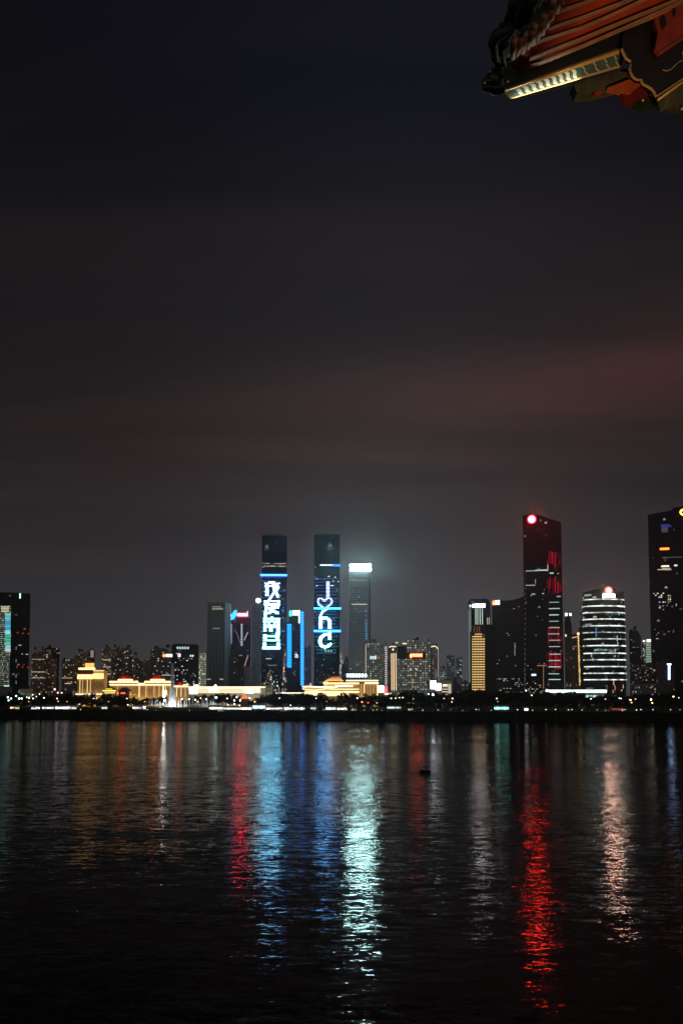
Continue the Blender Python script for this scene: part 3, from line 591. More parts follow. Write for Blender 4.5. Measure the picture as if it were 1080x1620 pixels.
# --- tallest dark tower with red disc
blk = facade('black tower glass', (.011,.011,.011), (.008,.009,.010), 4, 3.9, .85, .7, .012, WHITE, .2, rough=.15)
T = Tower('office_tower', 'tallest black tower with a glowing red disc sign and red LED curtains', 829.5, 891, [(829.5,815),(833,813.6),(849,813.3),(857,815),(873,821),(889,826.5),(891,829)], 1500, 55, blk)
def disc(T, name, x, y, r, mat, th=.12, off=.3, parent=None, n=28):
    D = T.D - off; c = P(x, y, D); rr = r * D / F
    return MB().loft([(c.x + rr * math.cos(2 * math.pi * k / n), D - th, c.z + rr * math.sin(2 * math.pi * k / n)) for k in range(n)], (0, th, 0)).build(name, mat, parent or T.root)
d = disc(T, 'disc_sign', 840.5, 821, 6.3, E((1,.004,.01), 150)); disc(T, 'disc_face', 840.5, 821, 4.3, E((1,.07,.02), 80), .1, .45, d); disc(T, 'disc_centre', 840.5, 821, 1.3, E((1,.25,.06), 7), .1, .56, d)
for (y0, y1, dens, s_) in ((872, 903, 13, .45), (913, 940, 12, .5), (990, 1021, 12, .42), (1029, 1060, 12, .50)):
    for k in range(dens):
        x = 864.6 + k * 26 / dens + rnd.uniform(-.7, .7); h_ = y1 - y0; a_ = y0 + h_ * rnd.choice((0, .05, .1, .3, .5)); b_ = y1 - h_ * rnd.choice((0, .05, .15, .35))
        if rnd.random() < .18 or b_ - a_ < 3: continue
        T.el('led_line', x, a_, x + rnd.uniform(.6, 1.1), b_, E((1,.015,.06), round(s_ * .55 * rnd.choice((.3, 1, 1.6)), 2)), .3)
for k, y in enumerate((953, 963, 973, 983, 993, 1003, 1013, 1023, 1035, 1045, 1055, 1066, 1075)):
    T.el('light_strip', 866 + rnd.uniform(0, 3), y - .6, 884 + rnd.uniform(-1, 2), y + .7, E((.65,.92,.85), rnd.uniform(.4, .9)), .5)
for a, b, y, s_ in ((831, 852, 902.6, .35), (846, 865, 902, .8), (831, 846, 925.5, .35), (869, 875, 907, .8), (881, 883, 908, .5), (880, 886, 944, .5), (840, 846, 939.5, .5), (857, 860, 939, .5)): T.el('light_strip', a, y - .7, b, y + .8, E((.8,.95,.95), s_), .5)
T.el('light_strip', 865.2, 893, 866.2, 904, E(WHITE, .5)); T.el('light_strip', 846, 916, 846.8, 923, E(WHITE, .4)); T.el('lit_sign', 840, 1066, 847.5, 1069.2, E((.8,1,1), 1.2))
T.wins(833, 930, 862, 1060, 10, [WHITE, COOL, TEAL], .35); T.wins(832, 1078, 862, 1098, 18, [WARM, CREAM, WHITE], .5)
T.line('light_strip', [(849,1053),(864,1053)], 1.1, E((1,.35,.1), .5)); 
for k in range(12): T.el('light_strip', 858.5, 1052 + k * 3.2, 859.6, 1053.8 + k * 3.2, E((1,.5,.15), .5))
for k in range(24): T.el('light_dot', 829.7, 905 + k * 8, 830.3, 908 + k * 8, E((.6,.6,.65), .2), .3)
# --- low white canopy
T = Tower('station_canopy', 'long low building with a dazzling white roof edge at the foot of the black tower', 866, 957, 1095, 1280, 14, facade('shopfronts', (.10,.11,.11), (.06,.07,.07), 5, 5, .8, .6, .8, TEAL, .5), 'building')
T.el('light_edge', 862.5, 1091.6, 958.5, 1095.2, E((.85,1,.98), 4.5), 2.0, 0.0)
# --- gold outlined and small ones
resid('dark slab with two white roof lamps right of the black tower', 893.5, 905, [(893.5,985),(897,972),(901,972),(905,990)], 1900, res_b('dk e', (.05,.05,.055), .03))
T = bpy.data.objects[-1] if False else None
T = Tower('beacon_mast', 'roof mast with two white lamps above the gold-outlined block', 895, 903, 974, 1895, 3, M_dark, 'mast', base=PZ(990, 1895))
T.el('lamp', 893.4, 970, 896.8, 974.4, E((.85,.93,1), 4), 1.0, .2); T.el('lamp', 900, 970.2, 903.2, 974.2, E((.85,.93,1), 3), 1.0, .2)
T = Tower('residential_block', 'brown block outlined by a dotted gold line up its right corner', 893, 918, [(893,1006),(905,1003),(918,1003)], 1450, 26, res_b('dk f', (.09,.06,.045), .03), 'apartment tower')
for k in range(27): T.el('light_dot', 913 + rnd.uniform(-.2, .2) + k * .09, 1003 + k * 3.05, 915 + rnd.uniform(-.4, .8) + k * .09, 1005.3 + k * 3.05, E((1,.66,.22), rnd.choice((.7, 1.1))), .4)
for k in range(4): T.el('roof_light', 904 + k * 2.5, 1008 - k * .4, 906 + k * 2.5, 1009.6 - k * .4, E((1,.75,.3), .8))
T.el('lamp', 893.2, 1003.5, 895.4, 1007, E(CREAM, 1.2)); T.el('lamp', 912.5, 1001, 915.5, 1004.6, E((1,.85,.5), 2)); 
for x in (896, 902): T.win(x, 1084, .9, 4, E(WHITE, .3))
resid('dark stepped tower tucked behind the banded round tower', 915.5, 930, [(915.5,990),(919,980),(923,974),(930,972)], 1500, res_b('dk g', (.045,.045,.045), .05), wn=3, st=.4)
# --- round banded tower
D = 1450; cxm = (928 + 994.5) / 2; C0 = P(cxm, 1060, D); rad = (PX(994.5, D) - PX(928, D)) / 2
T = type('o', (), {})(); root = empty('round_tower', (C0.x, D + rad, GZ), 'round tower ringed by white light bands with a red and white roof sign', 'skyscraper')
def arc(r, a0=190, a1=350, n=48, ry=.62): return [(C0.x + r * math.cos(R(a0 + (a1 - a0) * i / n)), D + rad * ry + r * ry * math.sin(R(a0 + (a1 - a0) * i / n))) for i in range(n + 1)]
ztop = PZ(934, D)
m = MB(); full = arc(rad, 0, 360, 64)[:-1]; m.prism(full, GZ, [PZ(930 + 3.2 * abs((x - C0.x) / rad) ** 2 * 2, D) for x, y in full])
m.build('body', facade('round glass', (.03,.04,.04), (.012,.018,.018), 3.6, 3.6, .8, .6, .06, TEAL, .35, rough=.2), root)
def ring(name, y, h, mat, r=1.0, a0=182, a1=358):
    m = MB(); n = 56; o = arc(rad + r, a0, a1, n); i_ = arc(rad + .05, a0, a1, n); z0, z1 = PZ(y + h, D), PZ(y, D); vs = []; fs = []
    for (xa, ya), (xb, yb) in zip(o, i_): vs += [(xa, ya, z0), (xa, ya, z1), (xb, yb, z1), (xb, yb, z0)]
    for k in range(n):
        b = 4 * k
        for q in range(4): fs.append((b + q, b + (q + 1) % 4, b + 4 + (q + 1) % 4, b + 4 + q))
    fs += [(0, 1, 2, 3), (4 * n + 3, 4 * n + 2, 4 * n + 1, 4 * n)]
    return m.add(vs, fs).build(name, mat, root)
for k, y in enumerate((948, 958.6, 969, 979.4, 990, 1000.4, 1010.8, 1021.4, 1033.4, 1043.8, 1054.6, 1065.2, 1075.4)):
    ring('light_band', y - 1.0, 1.7, E((.90,1,.93), rnd.uniform(.55, 1.25), uneven=.9, scale=.10))
RT = Tower.__new__(Tower); RT.D = D - .5; RT.root = root; RT.n = 0
d = disc(RT, 'disc_sign', 962, 934.3, 5.6, E((1,.02,.02), 34)); disc(RT, 'disc_face', 962, 934.3, 4.0, E((1,.06,.04), 14), .1, .45, d); disc(RT, 'disc_centre', 962, 934.3, 2.2, E((1,.5,.3), 6), .1, .56, d)
RT.glyphs('roof_sign', 952.3, 940.2, 972, 944.6, 4, E((1,.70,.52), 190), .6, .9)
for k in range(15): RT.win(940 + k * 2.4, 1028 + (k % 3 == 0), 2.0, 2.6, E((.55,1,.8), rnd.choice((.12, .25, .5))))
for k in range(7): RT.el('led_line', 941.5, 993 + k * 2.2, 942.8, 994.7 + k * 2.2, E((.15,.35,1), .8))
for x, y, h in ((975.5, 1010, 9), (976.5, 1018, 4), (935, 1037, 5), (937, 1043, 4), (972, 1029, 5), (970, 1080, 8), (972, 1088, 8), (969, 1094, 5), (985, 1086, 6), (983, 1092, 3)): RT.win(x, y, 1.3, h, E((.8,1,.9) if y < 1060 else rnd.choice(((1,.3,.15), (1,.6,.3))), .6))
# --- right remainder
resid('dark block right of the round banded tower', 995.5, 1014, [(995.5,997),(1004,994),(1010,999),(1014,1006)], 1500, res_b('dk h', (.045,.042,.045), .02), wn=5, st=.35)
T = resid('low dark block with a few white windows between the round tower and the right tower', 996, 1033, 1049, 1380, res_b('dk i', (.05,.048,.045), .12), wn=12, cols=[WHITE, COOL, CREAM], st=.35)
T = Tower('office_tower', 'narrow building with pale green windows beside the huge right-edge tower', 1015, 1033.5, 1016, 1480, 24, facade('pale green windows', (.08,.09,.08), (.05,.06,.05), 2.2, 2.4, .6, .6, .4, (.7,1,.75), .4))
T.el('roof_light', 1016, 1012.6, 1019.5, 1015.6, E((1,.8,.75), 1.4)); T.el('roof_light', 1022, 1011.5, 1033, 1015.8, E((1,.95,.85), 1.8)); T.el('lamp', 1026.5, 1003.4, 1031.5, 1005.6, E(CREAM, 1.3), .5, -8)
for k in range(11): T.el('lit_floor', 1021.5, 1018 + k * 2.8, 1032, 1019.7 + k * 2.8, E((.72,1,.78), .36))
for y in (1025, 1036.5): T.el('warning_light', 1016, y, 1018, y + 1.6, E((1,.6,.55), .6))
T = Tower('office_tower', 'huge dark tower at the right edge with a yellow roof sign and orange light bar', 1029.5, 1105, [(1029.5,812),(1064,808),(1069,807),(1070,803.5),(1105,800)], 1400, 50, facade('dark r', (.014,.014,.015), (.009,.009,.011), 4, 3.9, .85, .7, .02, WHITE, .2))
d = disc(T, 'roof_sign', 1079.5, 811.3, 5.2, E((1,.65,.06), 4)); disc(T, 'sign_centre', 1079.0, 811.3, 2.1, pmat('sign hole', (.1,.05,.01)), .1, .45, d)
T.el('led_panel', 1044.5, 829, 1058, 833, E((.06,.07,.42), .5)); T.el('led_panel', 1045.5, 833.5, 1055.5, 841.5, E((.25,.25,.35), .22)); T.el('led_panel', 1055.5, 831, 1061.5, 834, E((.04,.06,.5), .4))
T.el('light_bar', 1043, 866.2, 1057.5, 869.4, E((1,.17,.02), 4))
T.el('lit_sign', 1045, 894, 1057.5, 896.6, E(CREAM, 1.3)); T.el('lit_sign', 1065.5, 893.4, 1070.5, 896, E(WHITE, .9))
for a, b, y in ((1039, 1053, 900.4), (1046, 1060, 899), (1052, 1061, 901)): T.el('light_strip', a, y - .6, b, y + .7, E(CREAM, .55))
for x in range(1032, 1080, 4):
    if rnd.random() < .6: T.win(x, 881.5 + rnd.uniform(-.6, .6), 2, .8, E(WHITE, .25))
T.wins(1032, 938, 1050, 945, 7, [CREAM, WHITE], .7, (1.4, 2.8), 1.6, 3, 3); T.wins(1055, 942, 1063, 956, 9, [CREAM, WARM], .8, (1.4, 2.8), 1.6, 3, 3); T.wins(1041, 952, 1056, 964, 8, [CREAM, WHITE], .6, (1.4, 2.6), 1.6, 3, 3)
T.wins(1034, 995, 1044, 1018, 5, [WHITE], .4); T.wins(1040, 996, 1078, 1000, 5, [WHITE], .2); T.win(1069, 957, 1.6, 4, E(CREAM, .4))
T = Tower('led_column', 'slender pylon of blue-white light in front of the right-edge tower', 1056, 1059.5, 1050, 1250, 2, M_frame, 'light pylon')
for k in range(8): T.el('led_panel', 1055.8 + .3, 1051.5 + k * 3, 1059, 1054.2 + k * 3, E((.36,.55,1), 9), .5)
T.el('led_panel', 1054.3, 1049.8, 1061.3, 1052, E((.6,.75,1), 3), .5, .5)
resid('low brown block beneath the blue-white light pylon', 1036, 1066, [(1036,1046),(1060,1046),(1066,1060)], 1330, res_b('dk j', (.07,.05,.045), .03), wn=4, st=.3)
T = Tower('round_tower', 'pale bluish low tower at the right edge', 1066, 1095, 1062, 1600, 30, facade('bl r', (.05,.06,.11), (.03,.035,.06), 3, 3.2, .6, .5, .05, COOL, .2), 'building')
# hazy background blocks filling gaps
for lb, a, b, t_, DD in (('dim far tower between the violet tower and the haze', 386, 396, 985, 2600), ('dim far low block left of the white-topped tower', 545, 552, 1040, 2600), ('dim far block right of the balcony building', 728, 742, 1078, 2400),
                        ('dim low block at the foot of the residential towers on the left', 30, 54, 1090, 1250), ('low dark block behind the shore at far right', 995, 1036, 1082, 1230)):
    resid(lb, a, b, t_, DD, res_b('bgk' + str(a), (.12,.12,.14), .12), wn=3, st=.4)

# ------------------------------------------------------------------ golden halls; floodlit cornices and drums glow by themselves
M_gold = pmat('gold stone', (.62,.47,.26), .7); M_redroof = pmat('red roof', (.55,.03,.02), .5); M_palace = pmat('palace dark roof', (.12,.06,.03), .7)
def flood(x, y, D, w, power, col, aim=(0, 1, .55), ysz=1.5):
    ld = bpy.data.lights.new('wall_washer', 'AREA'); ld.shape = 'RECTANGLE'; ld.size = w; ld.size_y = ysz; ld.energy = power; ld.color = col
    o = bpy.data.objects.new('wall_washer', ld); COL.objects.link(o); o.location = (PX(x, D), D, y)
    o.rotation_euler = Vector(aim).to_track_quat('-Z', 'Z').to_euler(); return o
def columns(T, a, b, y0, y1, n, mat, w=.5):
    for i in range(n):
        x = a + (b - a) * (i + .5) / n; D = T.D; p = P(x, y1, D); q = P(x, y0, D)
        MB().tube([(p.x, D - 1.6, p.z), (p.x, D - 1.6, q.z)], w * D / F, 10).build('column', mat, T.root)
def dome(T, x, y0, y1, r, mat):
    D = T.D + 8; c = P(x, y1, D); h = PZ(y0, D) - c.z; rr = r * D / F; m = MB(); n = 24; b = 0; vs = []; fs = []
    for i in range(6):
        t = i / 5; q = rr * (1 - t ** 1.6 * .55); z = c.z + h * t
        vs += [(c.x + q * math.cos(2 * math.pi * k / n), D + q * .8 * math.sin(2 * math.pi * k / n), z) for k in range(n)]
    for i in range(5): fs += [(i * n + k, i * n + (k + 1) % n, (i + 1) * n + (k + 1) % n, (i + 1) * n + k) for k in range(n)]
    fs += [tuple(range(5 * n, 6 * n)), tuple(range(n - 1, -1, -1))]
    o = m.add(vs, fs).build('dome', mat, T.root, True)
    l = bpy.data.lights.new('dome_lamp', 'POINT'); l.energy = 2600; l.color = (1, .10, .03); l.shadow_soft_size = 3.0
    lo = bpy.data.objects.new('dome_lamp', l); COL.objects.link(lo); lo.location = (c.x, D - rr - 5, c.z + 2.5); return o
LN = lambda T, a, b, y, h, c, s, th=1.2: T.el('light_strip', a, y - h / 2, b, y + h / 2, E(c, s), th, .05)
Y1 = (1, .80, .42)
# palace
T = Tower('palace_building', 'golden floodlit palace tower with a lantern roof, left of the fountain', 123.5, 147.5, 1067, 1230, 22, M_gold, 'palace')
MB().box((PX(148, 1230), 1231.5, GZ), (PX(164, 1230), 1250, PZ(1061, 1230))).build('wing', M_gold, T.root)
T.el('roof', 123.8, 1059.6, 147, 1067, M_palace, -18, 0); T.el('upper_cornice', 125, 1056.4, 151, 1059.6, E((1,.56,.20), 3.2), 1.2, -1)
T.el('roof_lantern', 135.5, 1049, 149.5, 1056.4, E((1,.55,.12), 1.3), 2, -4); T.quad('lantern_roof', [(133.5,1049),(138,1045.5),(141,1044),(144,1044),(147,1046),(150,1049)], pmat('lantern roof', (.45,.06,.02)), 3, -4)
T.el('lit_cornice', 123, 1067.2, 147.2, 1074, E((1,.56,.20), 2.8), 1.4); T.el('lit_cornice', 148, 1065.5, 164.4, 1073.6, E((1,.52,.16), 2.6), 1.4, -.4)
LN(T, 148, 164.6, 1061, 1.6, (1,.7,.3), 1.2)
columns(T, 124, 147, 1074.3, 1096, 6, M_gold); columns(T, 148.5, 164, 1074, 1096, 5, M_gold)
for x, w, s_ in ((126.5, 2.2, 1.1), (131, 1.4, .7), (138.5, 1.5, 1.3), (143.5, 2.2, .7)): T.el('lit_bay', x - w / 2, 1075, x + w / 2, 1096, E((1,.62,.22), s_), .3, .1)
T.el('plinth_light', 120, 1097.2, 186, 1098.9, E((1,.85,.55), 1.6), 1, 4)
flood(135, 12, 1222, 30, 1800, (1,.66,.28)); flood(156, 12, 1222, 18, 750, (1,.6,.25))
T = Tower('gate_pavilion', 'small yellow-roofed gate pavilion between the palace and the left red dome', 163, 184, 1092, 1215, 10, M_gold, 'pavilion')
T.quad('roof', [(162,1092.5),(168,1089.5),(172,1087.5),(178,1087.5),(182,1089.5),(185,1092.5)], M_palace, 8, -8); LN(T, 163, 184, 1092.6, 1.2, (1,.72,.1), 2.4); LN(T, 166, 182, 1096, 2.2, (1,.72,.25), 1.0)
LN(T, 168, 178, 1090, 1.0, (1,.8,.1), 1.5)
T = Tower('red_pavilion', 'dark red hip-roofed pavilion with red lamps in front of the golden hall', 189, 203, 1092, 1170, 8, pmat('dark red wood', (.12,.02,.015)), 'pavilion')
T.quad('roof', [(186,1093),(191,1089.5),(194,1087.5),(199,1087.5),(202,1089.5),(207,1092.5),(200,1093.5)], pmat('dk tile', (.05,.03,.03)), 8, -7)
for x in (186.5, 193, 197): T.el('lantern', x - 1.2, 1095.4, x + 1.2, 1097.6, E((1,.10,.04), 3.5))
# long hall
T = Tower('golden_hall', 'long golden colonnaded hall with two red-lit domes beside the fountain', 175, 275, 1082, 1260, 30, M_gold, 'palace')
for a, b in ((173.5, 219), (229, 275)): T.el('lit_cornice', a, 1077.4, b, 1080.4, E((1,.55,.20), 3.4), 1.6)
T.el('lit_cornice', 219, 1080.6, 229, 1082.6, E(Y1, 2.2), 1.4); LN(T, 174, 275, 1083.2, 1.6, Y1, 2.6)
for x in (198.5, 249.5):
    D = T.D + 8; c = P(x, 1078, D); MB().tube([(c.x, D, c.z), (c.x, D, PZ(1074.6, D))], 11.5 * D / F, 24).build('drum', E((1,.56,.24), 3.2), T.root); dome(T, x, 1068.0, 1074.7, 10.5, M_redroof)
columns(T, 176, 274, 1084, 1104, 26, M_gold, .45)
for x, w, s_ in ((186, 1.4, .7), (208, 1.2, .6), (220.5, 2.0, 1.3), (231, 1.8, 1.2), (244, 1.2, .8), (258.5, 2.2, 2.2), (262, 1.4, 1.2), (270, 1.2, .9), (196, 1, .5), (252, 1.2, .9)): T.el('lit_bay', x - w / 2, 1084.2, x + w / 2, 1103, E((1,.70,.30), s_), .3, .1)
T.el('lit_bay', 256.5, 1092, 264, 1101, E((1,.86,.55), 2.4), .3, .5)
for x in (188, 212, 236, 262): flood(x, 12, 1250, 26, 1700, (1,.66,.26))
T = Tower('golden_annex', 'small golden annex with a single red dome right of the fountain', 277, 299, 1086, 1240, 20, M_gold, 'palace')
dome(T, 285, 1079.2, 1084.5, 6, M_redroof); LN(T, 275, 298, 1085.8, 1.8, Y1, 3.0); columns(T, 277, 299, 1088, 1103, 7, M_gold, .45); flood(288, 12, 1230, 24, 1400, (1,.68,.3))
LN(T, 290, 299, 1083, 1.4, Y1, 1.6)
for x in (279, 286, 293): T.el('lit_bay', x, 1088, x + 1.6, 1102, E((1,.8,.4), 1.1), .3, .1)
# white halls
M_cream = pmat('cream facade', (.65,.60,.50), .7)
T = Tower('exhibition_hall', 'long low cream hall blazing with white light below the grey tower', 298, 420, 1087, 1220, 26, M_cream, 'hall')
LN(T, 299, 420, 1086.8, 1.3, (1,.85,.62), 2.0)
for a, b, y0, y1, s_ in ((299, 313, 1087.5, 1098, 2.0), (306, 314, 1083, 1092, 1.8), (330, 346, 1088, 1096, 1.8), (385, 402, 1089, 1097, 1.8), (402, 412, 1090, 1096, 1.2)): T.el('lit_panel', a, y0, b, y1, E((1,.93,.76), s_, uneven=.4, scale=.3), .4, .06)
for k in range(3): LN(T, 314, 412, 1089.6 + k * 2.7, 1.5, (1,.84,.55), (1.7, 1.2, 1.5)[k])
flood(350, 12, 1208, 60, 1800, (1,.9,.7)); flood(400, 12, 1208, 30, 1500, (1,.9,.7))
p = P(341, 1085.5, 1218); MB().ball(p, 1.6).build('lamp', E(WHITE, 8), T.root, True)
T = Tower('round_hall', 'pale drum-shaped building at the foot of the left twin tower', 412, 431, 1084, 1235, 18, facade('drum', (.5,.5,.42), (.2,.2,.17), 3.4, 5.5, .6, .7, 0, WHITE, 0), 'hall'); flood(420, 12, 1222, 18, 2200, (1,.95,.75))
T.line('roof_rim', [(411,1084.5),(415,1081),(421,1079.5),(427,1081.5),(432,1084.5)], 1.2, pmat('rim', (.5,.5,.45)))
# golden theatre
T = Tower('golden_theatre', 'wide tiered golden theatre with a red-ridged roof at the foot of the right twin tower', 477, 598, 1096, 1230, 30, M_gold, 'theatre')
def vol(T, name, a, b, y0, y1, d0, d1, mat=M_gold): return MB().box((PX(a, T.D), T.D + d0, PZ(y1, T.D)), (PX(b, T.D), T.D + d1, PZ(y0, T.D))).build(name, mat, T.root)
vol(T, 'left_wing', 482, 568, 1087, 1096, 3, 28); vol(T, 'centre_block', 512, 572, 1080, 1087, 6, 28); vol(T, 'right_wing', 568, 597, 1080, 1096, .5, 28)
T.quad('roof', [(513,1077.5),(517,1075),(522,1074.6),(524,1072),(537,1072),(540,1075),(545,1077.5)], pmat('gold tile roof', (.75,.42,.10)), 14, -20)
T.el('roof_ridge', 524, 1070.6, 538, 1072, E((1,.06,.05), .8), 2, -20)
for k in range(3): LN(T, 514 + k * 3, 543 - k * 2, 1077 - k * 2, 1.0, (1,.6,.15), 1.6 - .4 * k)
T.el('lit_wall', 512, 1078, 519, 1085, E((1,.62,.2), 1.0), .4, -5)
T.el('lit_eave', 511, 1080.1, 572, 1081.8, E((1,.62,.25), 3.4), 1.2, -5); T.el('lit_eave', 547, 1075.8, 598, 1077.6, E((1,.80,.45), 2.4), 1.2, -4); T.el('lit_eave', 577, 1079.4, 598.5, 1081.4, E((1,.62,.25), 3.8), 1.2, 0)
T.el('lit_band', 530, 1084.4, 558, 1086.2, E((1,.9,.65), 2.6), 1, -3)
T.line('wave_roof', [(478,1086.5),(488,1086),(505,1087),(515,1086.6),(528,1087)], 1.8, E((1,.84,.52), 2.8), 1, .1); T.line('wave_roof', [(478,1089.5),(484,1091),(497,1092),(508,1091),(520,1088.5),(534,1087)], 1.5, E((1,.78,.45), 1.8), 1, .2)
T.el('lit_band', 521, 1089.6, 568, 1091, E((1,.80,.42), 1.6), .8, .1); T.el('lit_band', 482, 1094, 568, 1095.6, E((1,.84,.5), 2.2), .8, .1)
for a, b, s_ in ((481, 513, 2.6), (514, 540, 2.2), (541, 551, 1.6)): T.el('lit_window', a, 1096.4, b, 1101, E((1,.66,.28), s_, uneven=.4, scale=.5), .4, .1)
columns(T, 570, 597, 1082, 1102, 9, M_gold, .5)
for x, s_ in ((571.5, 1.2), (576, 1.6), (581, .6), (586, .7), (590.5, .6), (596.6, 2.0)): T.el('lit_bay', x - .7, 1082, x + .7, 1102, E((1,.66,.26), s_), .3, .1)
flood(583, 12, 1218, 34, 2400, (1,.66,.28)); flood(510, 12, 1218, 60, 700, (1,.7,.32)); flood(540, PZ(1092, 1228), 1228, 40, 250, (1,.7,.32))
p = P(491, 1083, 1232); MB().tube([(p.x, 1232, PZ(1087, 1232)), (p.x, 1232, PZ(1080.5, 1232))], .5, 8).build('finial', E(CREAM, 1.2), T.root)
T = Tower('screen_wall', 'white lit billboard with a red panel right of the golden theatre', 597.5, 614, 1084.5, 1270, 3, M_conc, 'billboard')
T.el('lit_screen', 598, 1085, 607, 1095.4, E((1,1,.97), 4.5)); T.el('lit_screen', 608.5, 1086, 612.6, 1095.2, E((1,.12,.14), 1.7)); T.el('canopy_light', 608, 1096.4, 619, 1099, E((1,.88,.7), 1.6), .6, 1)
T = Tower('low_arcade', 'thin warm line of arcade light linking the hall and the golden theatre', 436, 482, 1097, 1215, 8, M_conc, 'building')
LN(T, 436, 482, 1096.3, 1.5, (1,.86,.6), 1.8)
T = Tower('tent_pavilion', 'small orange-lit tent roof among trees below the cream hall', 381, 395, 1105, 1080, 6, M_conc, 'pavilion')
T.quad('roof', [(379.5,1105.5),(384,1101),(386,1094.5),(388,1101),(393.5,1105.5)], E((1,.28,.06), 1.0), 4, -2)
T = Tower('yellow_pavilion', 'small low building with a cream colonnade at left behind the shore trees', 32, 53, 1090, 1180, 8, facade('col', (.35,.28,.22), (.12,.09,.07), 2.4, 3.5, .5, .8, 1.5, WARM, .22), 'building')

# ------------------------------------------------------------------ fountain
fx = P(273, 1100, 1120)
fr_ = empty('fountain', (fx.x, 1120, GZ), 'tall white fountain jet in front of the golden hall', 'fountain')
M_spray = bpy.data.materials.new('fountain spray'); M_spray.use_nodes = True; t = M_spray.node_tree; b = t.nodes['Principled BSDF']
b.inputs['Base Color'].default_value = (.85,.9,.92,1); b.inputs['Roughness'].default_value = .6
tr = N(t, 'ShaderNodeBsdfTransparent'); mx = N(t, 'ShaderNodeMixShader'); mx.inputs[0].default_value = .16
link(t, tr.outputs[0], mx.inputs[1]); link(t, b.outputs[0], mx.inputs[2]); link(t, mx.outputs[0], t.nodes['Material Output'].inputs[0])
def spray(name, x, y0, y1, w0, w1, n, seed):
    q = random.Random(seed); m = MB(); D = 1120
    za, zb = PZ(y1, D), PZ(y0, D)
    for _ in range(n):
        t_ = q.random() ** 1.25; z = za + (zb - za) * t_; w = (w0 + (w1 - w0) * (t_ ** .8)) * D / F / 2
        cx_ = PX(x, D) + q.gauss(0, .42) * w; cy_ = D + q.gauss(0, .42) * w; h = q.uniform(.5, 1.8); r = q.uniform(.10, .30)
        m.loft([(cx_ - r, cy_, z), (cx_ + r, cy_, z), (cx_ + r * .6, cy_, z + h), (cx_ - r * .6, cy_, z + h)], (0, r, 0))
    return m.build(name, M_spray, fr_)
spray('jet', 273, 1051, 1118, 13, 3.0, 4200, 3)
for k in range(26):
    x = 232 + k * 4.6 + rnd.uniform(-1, 1); 
    if abs(x - 273) > 3: spray('small_jet', x, 1108 + rnd.uniform(-2.5, 3), 1119.5, 5, 1.5, 60, k)
MB().tube([(PX(228,1120), 1120, 8.0), (PX(228,1120), 1120, 8.6)], .5, 8).add([(PX(228,1120), 1112, 8.02), (PX(352,1120), 1112, 8.02), (PX(352,1120), 1130, 8.02), (PX(228,1120), 1130, 8.02), (PX(228,1120), 1112, 8.6), (PX(352,1120), 1112, 8.6), (PX(352,1120), 1130, 8.6), (PX(228,1120), 1130, 8.6)], [(0,1,5,4),(1,2,6,5),(2,3,7,6),(3,0,4,7),(4,5,6,7)]).build('basin', M_conc, fr_)
for dx, e_ in ((-12, 7000), (3, 22000), (45, 9000)):
    l = bpy.data.lights.new('fountain_lamp', 'SPOT'); l.energy = e_ * 1.0; l.color = (.85,.97,1); l.spot_size = R(150); l.shadow_soft_size = 1.0
    o = bpy.data.objects.new('fountain_lamp', l); COL.objects.link(o); o.location = (fx.x + dx, 1109, GZ + 1.5); o.rotation_euler = Vector((0, .5, .8)).to_track_quat('-Z', 'Y').to_euler()

# ------------------------------------------------------------------ shore trees
M_leaf = pmat('foliage', (.022,.034,.014), .8, vary=.5, scale=.8, spec=.08); M_bark = pmat('bark', (.06,.045,.035), .9)
def crown_mesh(seed, w, h, n):
    q = random.Random(seed); m = MB(); cl = []
    for _ in range(11):
        a = q.uniform(0, 6.28); r = q.random() ** .5 * w * .62; z = q.uniform(.15, .85) * h
        cl.append((r * math.cos(a), r * math.sin(a), z, q.uniform(.22, .36) * w * (1.15 - .5 * abs(z / h - .45))))
    for _ in range(n):
        x, y, z, r = q.choice(cl); d = Vector((q.gauss(0, 1), q.gauss(0, 1), q.gauss(0, .8))).normalized() * r * q.uniform(.55, 1.08)
        c = Vector((x, y, z)) + d; s = q.uniform(.28, .62)
        u = Vector((q.gauss(0, 1), q.gauss(0, 1), q.gauss(0, 1))).normalized(); v = u.orthogonal().normalized() * s * .6; u = u * s
        m.add([c - u, c + v, c + u, c - v], [(0, 1, 2, 3)])
    return m
TR = []
for i, (w, h, n) in enumerate(((6.5, 9.5, 1500), (5.5, 8, 1300), (7.8, 9, 1700), (4.6, 10.5, 1300), (8.5, 11.5, 1900))):
    hid = empty('tmp', (0, 0, 0), 'x', 'x')
    c = crown_mesh(i + 11, w, h, n).build('crown', M_leaf, hid); c.location = (0, 0, 4.0)
    m = MB(); m.tube([(0,0,-.4),(.1,.05,2.2),(.0,.1,4.4),(.15,0,7.5)], [.34,.27,.2,.08], 8)
    for a in (0.4, 2.3, 4.2, 5.4): m.tube([(0,0,3.4 + .2 * a),(1.1 * math.cos(a), 1.1 * math.sin(a), 5.2),(2.2 * math.cos(a), 2.2 * math.sin(a), 6.8)], [.14,.09,.04], 6)
    tkm = m.build('trunk', M_bark, hid)
    TR.append((c.data, tkm.data, h)); 
    for o in (c, tkm, hid): bpy.data.objects.remove(o)
